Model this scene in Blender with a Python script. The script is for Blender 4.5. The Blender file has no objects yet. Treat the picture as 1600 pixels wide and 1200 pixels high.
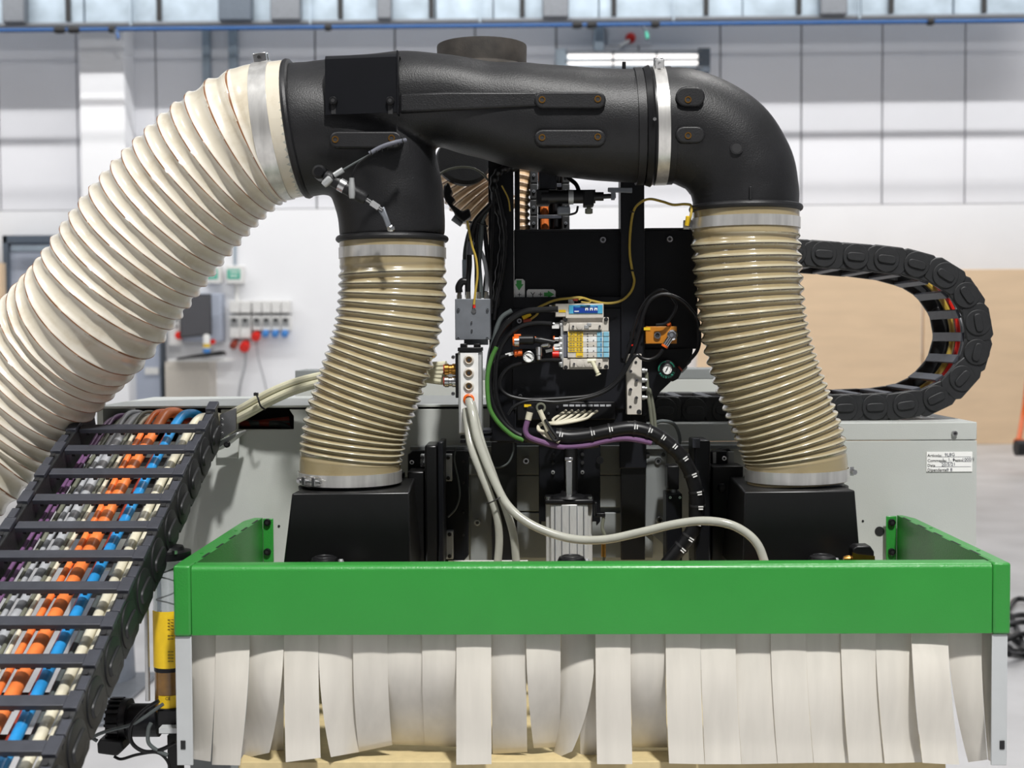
import bpy, math, random
from mathutils import Vector, Matrix, Euler
random.seed(7)
SC = bpy.context.scene
COL = SC.collection
PI = math.pi
# ------------------------------------------------------------------ camera, world, lights, exposure
F_PX = 2000.0
cam_data = bpy.data.cameras.new('camera')
cam = bpy.data.objects.new('camera', cam_data)
COL.objects.link(cam)
cam_data.sensor_width = 36.0
cam_data.lens = 36.0 * F_PX / 1600.0
cam_data.clip_start = 0.05
cam_data.clip_end = 200
CAM_LOC = Vector((0.0, 0.0, 1.6))
CAM_ROT = Matrix.Rotation(math.radians(0.8), 3, 'Z') @ Matrix.Rotation(math.radians(90 - 2.12), 3, 'X') @ Matrix.Rotation(-0.0060, 3, 'Z')
cam.location = CAM_LOC
cam.rotation_euler = CAM_ROT.to_euler()
cam_data.dof.use_dof = True
cam_data.dof.focus_distance = 2.28
cam_data.dof.aperture_fstop = 5.4
SC.camera = cam
SC.view_settings.view_transform = 'Standard'
SC.view_settings.look = 'None'
SC.view_settings.gamma = 1.0
SC.view_settings.exposure = 0.0
SC.view_settings.use_curve_mapping = False

world = bpy.data.worlds.new('hall_light')
SC.world = world
world.use_nodes = True
world.node_tree.nodes['Background'].inputs[0].default_value = (0.93, 0.96, 1.0, 1)
world.node_tree.nodes['Background'].inputs[1].default_value = 0.85

def area(name, loc, target, sx, sy, power, color=(1, 0.985, 0.96)):
    d = bpy.data.lights.new(name, 'AREA')
    d.shape = 'RECTANGLE'; d.size = sx; d.size_y = sy; d.energy = power; d.color = color
    o = bpy.data.objects.new(name, d); COL.objects.link(o)
    o.location = loc
    o.rotation_euler = (Vector(target) - Vector(loc)).to_track_quat('-Z', 'Y').to_euler()
    return o
area('high_bay_lamp_key', (1.1, -1.9, 7.6), (0, 2.2, 1.2), 0.4, 0.4, 720)
area('high_bay_lamp_side', (-4.5, 0.5, 8.0), (-0.3, 2.2, 1.2), 0.9, 0.9, 150)
area('high_bay_lamp_rear', (2.5, 5.5, 8.0), (0.3, 2.4, 1.2), 0.9, 0.9, 170)
area('lamp_row_hall', (0, 15.0, 8.75), (0, 19.4, 2.5), 24, 0.12, 800)
area('lamp_row_by_wall', (0, 16.1, 8.78), (0, 19.4, 2.5), 24, 0.12, 360, (1, 0.97, 0.93))

# ------------------------------------------------------------------ pixel -> place helpers
def ray(px, py):
    return CAM_ROT @ Vector(((px - 800) / F_PX, (600 - py) / F_PX, -1.0))
def P(px, py, Y):
    d = ray(px, py)
    return CAM_LOC + d * (Y / d.y)
def PX(px, py, X):
    d = ray(px, py)
    return CAM_LOC + d * (X / d.x)
def PZ(px, py, z):
    d = ray(px, py)
    return CAM_LOC + d * ((z - CAM_LOC.z) / d.z)
def mm(px, Y):            # pixel length at depth Y in metres
    return px * Y / F_PX

# ------------------------------------------------------------------ mesh building
class MB:
    def __init__(s):
        s.v = []; s.f = []; s.a = []
    def add(s, vs, fs):
        n = len(s.v)
        s.v += [Vector(p) for p in vs]
        s.f += [tuple(i + n for i in f) for f in fs]
        return s
    def box(s, x0, x1, y0, y1, z0, z1):
        if x0 > x1: x0, x1 = x1, x0
        if y0 > y1: y0, y1 = y1, y0
        if z0 > z1: z0, z1 = z1, z0
        return s.add([(x0,y0,z0),(x1,y0,z0),(x1,y1,z0),(x0,y1,z0),(x0,y0,z1),(x1,y0,z1),(x1,y1,z1),(x0,y1,z1)],
                     [(0,3,2,1),(4,5,6,7),(0,1,5,4),(1,2,6,5),(2,3,7,6),(3,0,4,7)])
    def bpx(s, x0, y0, x1, y1, Y0, Y1):          # front face given in picture pixels at depth Y0
        c = P((x0 + x1) / 2, (y0 + y1) / 2, Y0)
        hx = mm(abs(x1 - x0) / 2, Y0); hz = mm(abs(y1 - y0) / 2, Y0)
        return s.box(c.x - hx, c.x + hx, Y0, Y1, c.z - hz, c.z + hz)
    def prism(s, pts, Y0, Y1):                    # polygon in pixels at Y0, extruded to Y1
        w = [P(x, y, Y0) for x, y in pts]
        n = len(w)
        a = sum(w[i].x * w[(i+1) % n].z - w[(i+1) % n].x * w[i].z for i in range(n))
        if a < 0: w.reverse()
        vs = w + [Vector((p.x, Y1, p.z)) for p in w]
        fs = [tuple(range(n)), tuple(range(2*n-1, n-1, -1))]
        fs += [(i, i + n, (i+1) % n + n, (i+1) % n) for i in range(n)]
        return s.add(vs, fs)
    def obox(s, c, ax, ay, az, hx, hy, hz):       # oriented box
        c = Vector(c); vs = []
        for k in (-1, 1):
            for (i, j) in ((-1,-1),(1,-1),(1,1),(-1,1)):
                vs.append(c + ax*hx*i + ay*hy*j + az*hz*k)
        return s.add(vs, [(0,3,2,1),(4,5,6,7),(0,1,5,4),(1,2,6,5),(2,3,7,6),(3,0,4,7)])
    def lathe(s, c, axis, prof, seg=28, caps=True):   # prof: (distance along axis, radius)
        axis = Vector(axis).normalized(); c = Vector(c)
        u = axis.orthogonal().normalized(); w = axis.cross(u)
        n0 = len(s.v)
        for (d, r) in prof:
            for k in range(seg):
                t = 2*PI*k/seg
                s.v.append(c + axis*d + (u*math.cos(t) + w*math.sin(t))*r)
        m = len(prof)
        for i in range(m-1):
            for k in range(seg):
                a = n0+i*seg+k; b = n0+i*seg+(k+1) % seg
                s.f.append((a, b, b+seg, a+seg))
        if caps:
            s.f.append(tuple(n0+k for k in range(seg-1, -1, -1)))
            s.f.append(tuple(n0+(m-1)*seg+k for k in range(seg)))
        return s
    def cyl(s, a, b, r, seg=20):
        a = Vector(a); b = Vector(b)
        return s.lathe(a, b-a, [(0, r), ((b-a).length, r)], seg)
    def ring(s, c, axis, r, w, t, seg=56):       # strap: radius r, width w along axis, thickness t
        axis = Vector(axis).normalized(); c = Vector(c)
        p = [(-w/2, r), (-w/2, r+t), (w/2, r+t), (w/2, r), (-w/2, r)]
        return s.lathe(c, axis, p, seg, caps=False)
    def torus(s, c, axis, R, r, seg=48, sub=10):
        p = [(r*math.sin(2*PI*k/sub), R + r*math.cos(2*PI*k/sub)) for k in range(sub+1)]
        return s.lathe(c, axis, p, seg, caps=False)
    def tube(s, pts, r, seg=10, step=None, caps=True):
        pts = [Vector(p) for p in pts]
        c = catmull(pts, 8) if len(pts) > 2 else pts
        rr = r if callable(r) else (lambda t: r)
        return s.sweep(c, rr, seg, caps)
    def sweep(s, c, rr, seg=10, caps=True):
        n = len(c); n0 = len(s.v)
        tg = [(c[min(i+1, n-1)] - c[max(i-1, 0)]).normalized() for i in range(n)]
        u = tg[0].orthogonal().normalized()
        for i in range(n):
            if i:
                u = (u - tg[i]*u.dot(tg[i]))
                u = u.normalized() if u.length > 1e-6 else tg[i].orthogonal().normalized()
            w = tg[i].cross(u)
            r = rr(i/(n-1))
            for k in range(seg):
                t = 2*PI*k/seg
                s.v.append(c[i] + (u*math.cos(t) + w*math.sin(t))*r)
        for i in range(n-1):
            for k in range(seg):
                a = n0+i*seg+k; b = n0+i*seg+(k+1) % seg
                s.f.append((a, b, b+seg, a+seg))
        if caps:
            s.f.append(tuple(n0+k for k in range(seg-1, -1, -1)))
            s.f.append(tuple(n0+(n-1)*seg+k for k in range(seg)))
        return s

def catmull(p, n):
    out = []
    m = len(p)
    for i in range(m-1):
        p0 = p[i-1] if i > 0 else p[0]*2 - p[1]
        p1, p2 = p[i], p[i+1]
        p3 = p[i+2] if i+2 < m else p[-1]*2 - p[-2]
        for k in range(n):
            t = k/n
            out.append(0.5*((2*p1) + (p2-p0)*t + (2*p0-5*p1+4*p2-p3)*t*t + (3*p1-p0-3*p2+p3)*t*t*t))
    out.append(p[-1].copy())
    return out
def resample(c, n):
    L = [0]
    for i in range(1, len(c)): L.append(L[-1] + (c[i]-c[i-1]).length)
    out = []; j = 0
    for k in range(n):
        s = L[-1]*k/(n-1)
        while j < len(L)-2 and L[j+1] < s: j += 1
        t = (s-L[j])/max(1e-9, L[j+1]-L[j])
        out.append(c[j].lerp(c[j+1], min(1, t)))
    return out, L[-1]

ORG = {}
def thing(name, label, cat, loc, group=None, kind=None):
    o = bpy.data.objects.new(name, None); COL.objects.link(o)
    o.empty_display_size = 0.05
    o.location = loc; ORG[o.name] = Vector(loc)
    if label: o['label'] = label
    if cat: o['category'] = cat
    if group: o['group'] = group
    if kind: o['kind'] = kind
    return o
def ob(name, mb, mat, parent=None, label=None, cat=None, group=None, kind=None, bevel=0, angle=35, segs=2):
    if parent is not None:
        org = ORG[parent.name]
    else:
        xs = [p.x for p in mb.v]; ys = [p.y for p in mb.v]; zs = [p.z for p in mb.v]
        org = Vector(((min(xs)+max(xs))/2, (min(ys)+max(ys))/2, min(zs)))
    me = bpy.data.meshes.new(name)
    me.from_pydata([p - org for p in mb.v], [], mb.f)
    me.update()
    me.shade_smooth()
    me.set_sharp_from_angle(angle=math.radians(angle))
    o = bpy.data.objects.new(name, me); COL.objects.link(o)
    me.materials.append(mat)
    if parent is not None:
        o.parent = parent
    else:
        o.location = org
    ORG[o.name] = org
    if bevel:
        b = o.modifiers.new('bevel', 'BEVEL'); b.width = bevel; b.segments = segs; b.limit_method = 'ANGLE'
        b.angle_limit = math.radians(40); b.harden_normals = False
    if label: o['label'] = label
    if cat: o['category'] = cat
    if group: o['group'] = group
    if kind: o['kind'] = kind
    return o
def text(name, body, px, py, Y, size_px, mat, parent, align='CENTER', rot=0.0, squeeze=1.0):
    cu = bpy.data.curves.new(name, 'FONT'); cu.body = body
    cu.size = mm(size_px, Y) * 1.38; cu.align_x = align; cu.align_y = 'CENTER'; cu.extrude = 0.0003
    cu.resolution_u = 2
    t = bpy.data.objects.new(name, cu); COL.objects.link(t)
    bpy.context.view_layer.update()
    me = bpy.data.meshes.new_from_object(t.evaluated_get(bpy.context.evaluated_depsgraph_get()))
    COL.objects.unlink(t); bpy.data.objects.remove(t)
    o = bpy.data.objects.new(name, me); COL.objects.link(o)
    if me.materials: me.materials[0] = mat
    else: me.materials.append(mat)
    o.parent = parent
    org = ORG[parent.name]
    o.location = P(px, py, Y) - org
    o.rotation_euler = (PI/2, rot, 0); o.scale = (squeeze, 1, 1)
    ORG[o.name] = P(px, py, Y)
    return o

# ------------------------------------------------------------------ materials
def lin(c):
    return tuple(((x/255)/12.92 if x/255 <= 0.04045 else ((x/255+0.055)/1.055)**2.4) for x in c) + (1,)
MATS = {}
def mat(name, c, rough=0.5, metal=0.0, var=0.06, vs=40, bump=0.0, bs=300, coat=0.0, trans=0.0, emit=0, spec=0.5, scl=(1,1,1), alpha=1.0):
    m = bpy.data.materials.new(name); m.use_nodes = True
    nt = m.node_tree; b = nt.nodes['Principled BSDF']
    b.inputs['Roughness'].default_value = rough
    b.inputs['Metallic'].default_value = metal
    b.inputs['Coat Weight'].default_value = coat
    b.inputs['Coat Roughness'].default_value = 0.12
    b.inputs['Transmission Weight'].default_value = trans
    b.inputs['Specular IOR Level'].default_value = spec
    b.inputs['Alpha'].default_value = alpha
    col = lin(c)
    tc = nt.nodes.new('ShaderNodeTexCoord'); mp = nt.nodes.new('ShaderNodeMapping')
    mp.inputs['Scale'].default_value = scl
    nt.links.new(tc.outputs['Object'], mp.inputs[0])
    if var:
        n = nt.nodes.new('ShaderNodeTexNoise'); n.inputs['Scale'].default_value = vs; n.inputs['Detail'].default_value = 5
        nt.links.new(mp.outputs[0], n.inputs['Vector'])
        r = nt.nodes.new('ShaderNodeValToRGB')
        r.color_ramp.elements[0].position = 0.3; r.color_ramp.elements[1].position = 0.7
        r.color_ramp.elements[0].color = tuple(x*(1-var*2) for x in col[:3]) + (1,)
        r.color_ramp.elements[1].color = tuple(min(1, x*(1+var)) for x in col[:3]) + (1,)
        nt.links.new(n.outputs[0], r.inputs[0]); nt.links.new(r.outputs[0], b.inputs['Base Color'])
    else:
        b.inputs['Base Color'].default_value = col
    if bump:
        n2 = nt.nodes.new('ShaderNodeTexNoise'); n2.inputs['Scale'].default_value = bs; n2.inputs['Detail'].default_value = 3
        nt.links.new(mp.outputs[0], n2.inputs['Vector'])
        bp = nt.nodes.new('ShaderNodeBump'); bp.inputs['Strength'].default_value = bump; bp.inputs['Distance'].default_value = 0.001
        nt.links.new(n2.outputs[0], bp.inputs['Height']); nt.links.new(bp.outputs[0], b.inputs['Normal'])
    if emit:
        b.inputs['Emission Color'].default_value = col; b.inputs['Emission Strength'].default_value = emit
    MATS[name] = m
    return m
wall_white = mat('wall_white', (238,239,242), 0.8, var=0.01, vs=1.5)
roof_m = mat('roof_grey', (150,150,152), 0.85)
panel_white = mat('panel_white', (230,231,236), 0.75, var=0.015, vs=0.8)
joint_grey = mat('joint_grey', (95,95,98), 0.9)
floor_m = mat('floor_concrete', (196,195,196), 0.45, var=0.09, vs=1.6, bump=0.1, bs=20)
galv = mat('galvanised', (168,182,194), 0.45, 0.6, var=0.12, vs=3)
galv_dark = mat('galvanised_dark', (120,124,130), 0.5, 0.5)
blue_paint = mat('blue_paint', (24,78,136), 0.4)
door_grey = mat('door_grey', (172,180,196), 0.5, var=0.02, vs=2)
door_dark = mat('door_dark', (84,94,106), 0.5)
plywood = mat('plywood', (230,202,168), 0.7, var=0.035, vs=1.2, scl=(1,1,6))
black_pl = mat('black_plastic', (25,25,27), 0.45, var=0.12, vs=30, bump=0.35, bs=500, spec=0.4)
duct_black = mat('duct_black', (25,25,27), 0.45, var=0.2, vs=14, bump=0.5, bs=420, spec=0.4)
chain_black = mat('chain_black', (28,29,31), 0.5, var=0.15, vs=40, bump=0.3, bs=260)
chain_bar = mat('chain_bar', (58,60,68), 0.45, var=0.1, vs=40, bump=0.2, bs=260)
rubber = mat('rubber_black', (16,16,18), 0.38, var=0.1, spec=0.35)
paint_black = mat('painted_black_steel', (14,15,19), 0.36, var=0.05, vs=20, spec=0.3)
paint_black2 = mat('painted_black_plate', (22,23,28), 0.42, var=0.05, vs=20, spec=0.3)
deep_black = mat('deep_black', (9,9,10), 0.35, var=0.05)
green_m = mat('green_powdercoat', (46,138,54), 0.36, var=0.03, vs=8, bump=0.55, bs=330, coat=0.15)
grey_m = mat('machine_grey', (182,185,181), 0.42, var=0.025, vs=6, bump=0.2, bs=420)
grey2_m = mat('machine_grey_shaded', (126,130,130), 0.45, var=0.05, vs=12)  # darker copy of the beam grey; shade around the cylinder painted in
leg_m = mat('leg_grey', (186,189,190), 0.45, var=0.04, vs=10)
steel = mat('steel', (205,205,205), 0.25, 1.0, var=0.08, vs=30)
clamp_steel = mat('clamp_steel', (222,220,216), 0.3, 0.7, var=0.1, vs=14, scl=(6,6,.5))
chrome = mat('chrome', (228,228,230), 0.12, 1.0, var=0.04, vs=30)
alum = mat('aluminium', (222,222,220), 0.34, 0.5, var=0.05, vs=60, scl=(8,8,1))
alum_m = mat('aluminium_matt', (176,178,178), 0.45, 0.55, var=0.05, vs=40)
bronze = mat('brass', (190,140,70), 0.3, 1.0, var=0.1)
strip_m = mat('strip_pvc', (212,207,197), 0.33, var=0.035, vs=9, scl=(6,6,0.6), coat=0.1)
mdf = mat('mdf', (205,186,140), 0.75, var=0.05, vs=60)
mdf_edge = mat('mdf_edge', (150,136,108), 0.9, var=0.1, vs=160)
clear_tube = mat('clear_tube', (212,212,200), 0.2, var=0.04, vs=30, trans=0.4, coat=0.5)
cream_tube = mat('cream_tube', (222,218,190), 0.3, var=0.04, vs=30, coat=0.4)
orange_pl = mat('orange_plastic', (232,104,30), 0.35)
orange_cb = mat('orange_cable', (240,128,62), 0.42, var=0.08)
red_cb = mat('red_brown_cable', (148,58,42), 0.42)
blue_cb = mat('blue_cable', (38,140,205), 0.4, var=0.08)
purple_cb = mat('purple_cable', (118,84,122), 0.4)
grey_cb = mat('grey_cable', (168,170,174), 0.45)
dgrey_cb = mat('dark_grey_cable', (78,84,84), 0.45)
olive_cb = mat('olive_cable', (110,112,98), 0.45)
cream_cb = mat('cream_cable', (214,208,186), 0.38, coat=0.3)
green_cb = mat('green_cable', (72,122,54), 0.4)
yg_cb = mat('yellow_green_cable', (176,150,62), 0.4)
white_pl = mat('white_plastic', (226,226,224), 0.45)
offwhite = mat('offwhite_plastic', (200,194,184), 0.45)
yellow_lb = mat('yellow_label', (236,196,30), 0.5)
lblue = mat('light_blue_plastic', (130,186,208), 0.45)
cyan_lb = mat('cyan_label', (80,170,205), 0.4)
navy = mat('navy_label', (24,62,150), 0.35)
red_pl = mat('red_plastic', (226,36,24), 0.4)
blue_pl = mat('blue_socket', (70,140,215), 0.4)
green_lb = mat('green_label', (60,160,72), 0.5)
teal_lb = mat('teal_label', (60,176,150), 0.5)
teal_dk = mat('teal_ring', (14,120,92), 0.5)
ink = mat('ink_black', (24,24,26), 0.6, var=0)
ink_blue = mat('ink_grey', (96,98,108), 0.6, var=0)
white_pr = mat('white_print', (235,235,232), 0.6, var=0)
brown_block = mat('brown_block', (186,118,30), 0.4)
screen_m = mat('screen_dark', (84,84,88), 0.3, var=0)
amber_m = mat('amber_grease', (120,84,24), 0.2, var=0.15, coat=0.5)
glass_m = mat('clear_plastic', (240,244,244), 0.05, trans=0.92, var=0)
pillar_m = mat('pillar_grey', (112,118,128), 0.45)
lamp_m = mat('lamp_tube_glint', (255,250,246), 0.4, var=0, emit=1.4)  # weak glow stands in for the narrow bright reflections on the tubes

def hose_mat(name, valley, ridge, line, trans=0.0, rough=0.3, line_w=0.08):
    m = bpy.data.materials.new(name); m.use_nodes = True
    nt = m.node_tree; b = nt.nodes['Principled BSDF']
    b.inputs['Roughness'].default_value = rough
    b.inputs['Coat Weight'].default_value = 0.45
    b.inputs['Coat Roughness'].default_value = 0.12
    b.inputs['Subsurface Weight'].default_value = 0.0
    at = nt.nodes.new('ShaderNodeAttribute'); at.attribute_name = 'phase'
    r = nt.nodes.new('ShaderNodeValToRGB'); cr = r.color_ramp
    cr.elements[0].position = 0.0; cr.elements[0].color = lin(ridge)
    cr.elements[1].position = 1.0; cr.elements[1].color = lin(ridge)
    for p, c in ((0.22, valley), (0.62, valley), (0.80, ridge), (0.93-line_w*0.5, ridge), (0.93-line_w*.2, line), (0.93+line_w*.2, line), (0.93+line_w*0.5, ridge)):
        e = cr.elements.new(p); e.color = lin(c)
    nt.links.new(at.outputs['Fac'], r.inputs[0])
    tc = nt.nodes.new('ShaderNodeTexCoord')
    n = nt.nodes.new('ShaderNodeTexNoise'); n.inputs['Scale'].default_value = 16; n.inputs['Detail'].default_value = 7; n.inputs['Roughness'].default_value = 0.65
    nt.links.new(tc.outputs['Object'], n.inputs['Vector'])
    r2 = nt.nodes.new('ShaderNodeValToRGB')
    r2.color_ramp.elements[0].position = 0.28; r2.color_ramp.elements[0].color = (0.66, 0.58, 0.46, 1)
    r2.color_ramp.elements[1].position = 0.5; r2.color_ramp.elements[1].color = (1, 1, 1, 1)
    nt.links.new(n.outputs[0], r2.inputs[0])
    mx = nt.nodes.new('ShaderNodeMix'); mx.data_type = 'RGBA'; mx.blend_type = 'MULTIPLY'; mx.inputs[0].default_value = 0.55
    nt.links.new(r.outputs[0], mx.inputs[6]); nt.links.new(r2.outputs[0], mx.inputs[7])
    nt.links.new(mx.outputs[2], b.inputs['Base Color'])
    return m
hose_cream = hose_mat('hose_cream', (208,200,182), (222,216,203), (132,84,44), line_w=0.10)
hose_amber = hose_mat('hose_amber', (150,136,104), (184,176,150), (44,36,28), rough=0.2, line_w=0.13)  # lighter ridges are a painted highlight; the dark line is the wire
hose_rear = hose_mat('hose_rear', (208,176,140), (232,214,190), (120,84,60), line_w=0.3)

# ------------------------------------------------------------------ setting
YW = 19.5
FLOORZ = 0.0
fl = MB().box(-16.3, 16.3, -18.3, YW + 0.5, -0.1, 0.0)
ob('floor', fl, floor_m, kind='structure')
w = MB()
w.box(-16, 16, YW, YW + 0.3, 0, 10.2)
wb = ob('wall_back', w, joint_grey, kind='structure')
zj = P(800, 325, YW).z
lw = MB().box(-16, 16, YW - 0.08, YW, 0, zj)
ob('lower_wall', lw, wall_white, wb)
joints = [-740, -616, -492, -368, -245, -122, 2, 124, 247, 371, 495, 619, 744, 870, 998, 1125, 1251, 1377, 1506, 1632, 1758, 1884, 2010, 2136]
for a, b_ in zip(joints[:-1], joints[1:]):
    x0 = P(a + 1.6, 325, YW - 0.06).x; x1 = P(b_ - 1.0, 325, YW - 0.06).x
    ob('wall_panel', MB().box(x0, x1, YW - 0.08, YW, zj + 0.01, 10.15), panel_white, wb)
# round steel cleats / grey posts of the upper wall
for px0, px1 in ((316, 327), (357, 370), (928, 944)):
    m = MB(); a = P(px0, 100, YW - 0.25); b_ = P(px1, 100, YW - 0.25)
    m.box(a.x, b_.x, YW - 0.25, YW - 0.09, P(0, 322, YW).z if px0 < 900 else P(0, 112, YW).z, 8.5)
    ob('trim_%d' % (1 + (px0 > 340) + (px0 > 900)), m, galv, kind='structure', bevel=0.01)
# rest of the hall: side walls, wall behind the camera, roof slabs with skylight strips between
ob('wall_left', MB().box(-16.3, -16, -18, YW + .3, 0, 10.2), wall_white, kind='structure')
ob('wall_right', MB().box(16, 16.3, -18, YW + .3, 0, 10.2), wall_white, kind='structure')
ob('wall_front', MB().box(-16.3, 16.3, -18.3, -18, 0, 10.2), roof_m, kind='structure')
ce = MB(); yy = -17.2
while yy < YW:
    ce.box(-16.3, 16.3, yy, min(YW + .3, yy + 2.6) if yy < 8 else YW + .3, 10.2, 10.6); yy += 4.2 if yy < 8 else 20  # last slab shaped without skylights to keep the upper back wall dark
ob('ceiling', ce, roof_m, kind='structure')
# concrete pillar against the wall
a = P(127, 300, 18.9); b_ = P(197, 300, 18.9)
ob('wall_pillar', MB().box(a.x, b_.x, 18.9, YW - 0.08, 0, 9.5), wall_white, kind='structure', bevel=0.02)
# sliding door on the left
d = thing('door_1', None, None, (P(130, 600, 19.2).x, 19.2, 0), kind='structure')
zt = P(100, 380, 19.2).z
ob('door_leaf', MB().box(P(14, 500, 19.25).x, P(250, 500, 19.25).x, 19.25, 19.35, 0.02, zt), door_grey, d, bevel=0.01)
fr = MB().box(P(8, 500, 19.2).x, P(16, 500, 19.2).x, 19.15, 19.4, 0, zt + 0.12)
fr.box(P(8, 500, 19.2).x, P(253, 500, 19.2).x, 19.15, 19.4, zt, zt + 0.12)
fr.box(P(250, 500, 19.2).x, P(253, 500, 19.2).x, 19.15, 19.4, 0, zt)
ob('door_frame', fr, door_dark, d, bevel=0.01)
ob('door_rail', MB().box(P(22, 500, 19.1).x, P(90, 500, 19.1).x, 19.05, 19.14, zt - 0.12, zt - 0.04), galv, d)
ob('door_sign', MB().bpx(226, 574, 248, 585, 19.22, 19.25), white_pl, d)

# plywood boards on the right and left of the wall base
zply = P(1500, 421, 18.6)
bd = thing('plywood_sheets', 'pale brown plywood hoarding standing against the white wall at right', 'boards', (P(1450, 600, 18.6).x, 18.6, 0))
for x0, x1 in ((1090, 1232), (1236, 1440), (1444, 1700)):
    ob('plywood_sheet', MB().box(P(x0, 500, 18.6).x, P(x1, 500, 18.6).x, 18.6, 18.7, 0.0, zply.z), plywood, bd, bevel=0.008)
ob('plywood_offcut', MB().box(P(-60, 500, 19.0).x, P(6, 500, 19.0).x, 18.95, 19.1, 0, P(0, 411, 19.0).z), plywood,
   label='brown plywood board leaning by the grey sliding door at left edge', cat='board')

# ------------------------------------------------------------------ overhead services on the back wall
Yd = 18.3
dz0 = P(800, 30, Yd).z; dz1 = P(800, -75, Yd).z  # unseen duct top raised so its shadow covers the upper wall
du = thing('galvanised_duct', 'long galvanised busbar duct running along the top of the wall', 'duct', (0, Yd, dz0))
xs = [-150, 42, 130, 205, 345, 470, 600, 680, 770, 850, 935, 1052, 1160, 1280, 1345, 1490, 1700]
for i, (a, b_) in enumerate(zip(xs[:-1], xs[1:])):
    x0 = P(a + 1, 10, Yd).x; x1 = P(b_, 10, Yd).x
    ob('duct_section', MB().box(x0, x1, Yd + (0.0 if i % 2 else 0.03), Yd + 0.3, dz0, dz1 + (0 if i % 2 else .02)), galv, du, bevel=0.01)
ob('duct_lip', MB().box(P(-150, 30, Yd).x, P(1700, 30, Yd).x, Yd - 0.06, Yd + 0.36, dz0 - 0.035, dz0), galv_dark, du)
for x in (107, 249, 391, 532, 674, 816, 959, 1103, 1248, 1392, 1537):
    c = P(x, 16, Yd)
    ob('duct_clip', MB().box(c.x - 0.035, c.x + 0.035, Yd - 0.03, Yd, dz0 + 0.03, dz1 - 0.10), ink, du)
for x0, x1, l in ((343, 394, 'dark grey'), (6, 40, ''), (424, 470, ''), (848, 888, ''), (1281, 1322, ''), (590, 612, '')):
    c = P((x0 + x1)/2, 10, Yd - 0.08); h = mm((x1-x0)/2, Yd)
    ob('tap_off_box', MB().box(c.x - h, c.x + h, Yd - 0.16, Yd, dz0 - 0.01, dz1 - 0.04), door_dark if l else galv_dark, du, bevel=0.015)
for x in (205, 485, 750, 1052, 1342):
    c = P(x, 16, Yd - 0.05)
    ob('duct_hanger', MB().box(c.x - 0.012, c.x + 0.012, Yd - 0.09, Yd - 0.065, dz0 - 0.06, dz1 + 0.6), galv, du)
Yp = 18.0
pz = P(800, 40, Yp).z
ob('compressed_air_pipe', MB().tube([Vector((P(-200, 40, Yp).x, Yp, pz)), Vector((P(1800, 40, Yp).x, Yp, pz))], 0.028, 12), blue_paint,
   label='thin blue compressed air pipe running below the galvanised duct', cat='pipe')
for (x, w_, g) in ((94, 8, 'twin'), (116, 8, 'twin'), (902, 7, 'mid'), (925, 7, 'mid'), (176, 5, 'single'), (513, 5, 'over'), (1454, 5, 'right'), (1024, 6, 'drop')):
    c = P(x, 40, Yp); c.z = pz
    lb = {'twin': 'black coupling, one of a close pair, on blue pipe at far left', 'mid': 'black coupling, one of a close pair, on blue pipe above the wall lamp',
          'single': 'small black clip on the blue pipe above the white pillar', 'over': 'small black clip on the blue pipe above the black bracket plate',
          'right': 'small black clip on the blue pipe at far right', 'drop': 'black tee coupling on the blue pipe right of the red siren'}[g]
    m = MB().lathe(c - Vector((0.01*w_, 0, 0)), (1, 0, 0), [(0, .03), (0.004, .05), (0.008*w_, .055), (0.016*w_, .05), (0.02*w_, .03)], 14)
    ob('pipe_coupling', m, ink, label=(lb.replace(', one of a close pair,', ', %s of a close pair,' % ('left one' if x in (94, 902) else 'right one')) if 'pair' in lb else lb), cat='coupling', group='blue pipe couplings ' + g)
# air drop valves
for (x, l) in ((183, 'blue handled drop valve hanging from the blue pipe near the white pillar'), (1010, 'green drop valve hanging from the blue pipe by the red siren')):
    t = thing('drop_valve', l, 'valve', P(x, 60, Yp))
    ob('valve_body', MB().tube([Vector((P(x-6, 40, Yp).x, Yp - .02, pz-.03)), P(x, 50, Yp - .02), P(x+1, 62, Yp - .02)], 0.02, 8), door_dark, t)
    ob('valve_handle', MB().tube([P(x, 50, Yp-.04), P(x+2, 60, Yp-.06)], 0.022, 8), blue_paint if x < 500 else teal_lb, t)
t = thing('alarm_siren', 'small red and white alarm siren fixed high on the wall', 'siren', P(985, 66, 19.2))
ob('siren_plate', MB().bpx(950, 42, 1018, 70, 19.36, 19.42), panel_white, t)
ob('siren_dome', MB().lathe(P(985, 60, 19.36), (0,-1,0), [(0, .075), (.05, .075), (.1, .05), (.12, .02)], 18), red_pl, t)
ob('siren_arm', MB().tube([P(985, 62, 19.3), P(975, 68, 19.2), P(968, 72, 19.15)], .025, 8), white_pl, t)
# linear lamp under the duct
t = thing('linear_lamp', 'long galvanised two-tube lamp above the black right elbow', 'lamp', P(988, 112, 18.9))
ob('lamp_backing', MB().bpx(884, 80, 1096, 112, 18.99, YW-.081), galv, t, bevel=.01)
ob('lamp_end', MB().bpx(868, 76, 886, 108, 18.88, 19.04), galv, t, label='left pale end plate', bevel=.01)
ob('lamp_end', MB().bpx(1091, 75, 1110, 113, 18.88, 19.04), door_dark, t, label='right dark end plate', bevel=.01)
for y in (88, 98):
    ob('lamp_tube_glint', MB().cyl(P(887, y, 18.92), P(1090, y, 18.92), 0.032, 12), lamp_m, t)
for y in (79, 93.5, 105):
    ob('lamp_louvre', MB().bpx(884, y, 1096, y+1.6, 18.86, 19.0), galv_dark, t)
for x in (957, 1025):
    ob('lamp_clip', MB().bpx(x, 79, x+2.4, 107, 18.86, 19.0), galv_dark, t)

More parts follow.
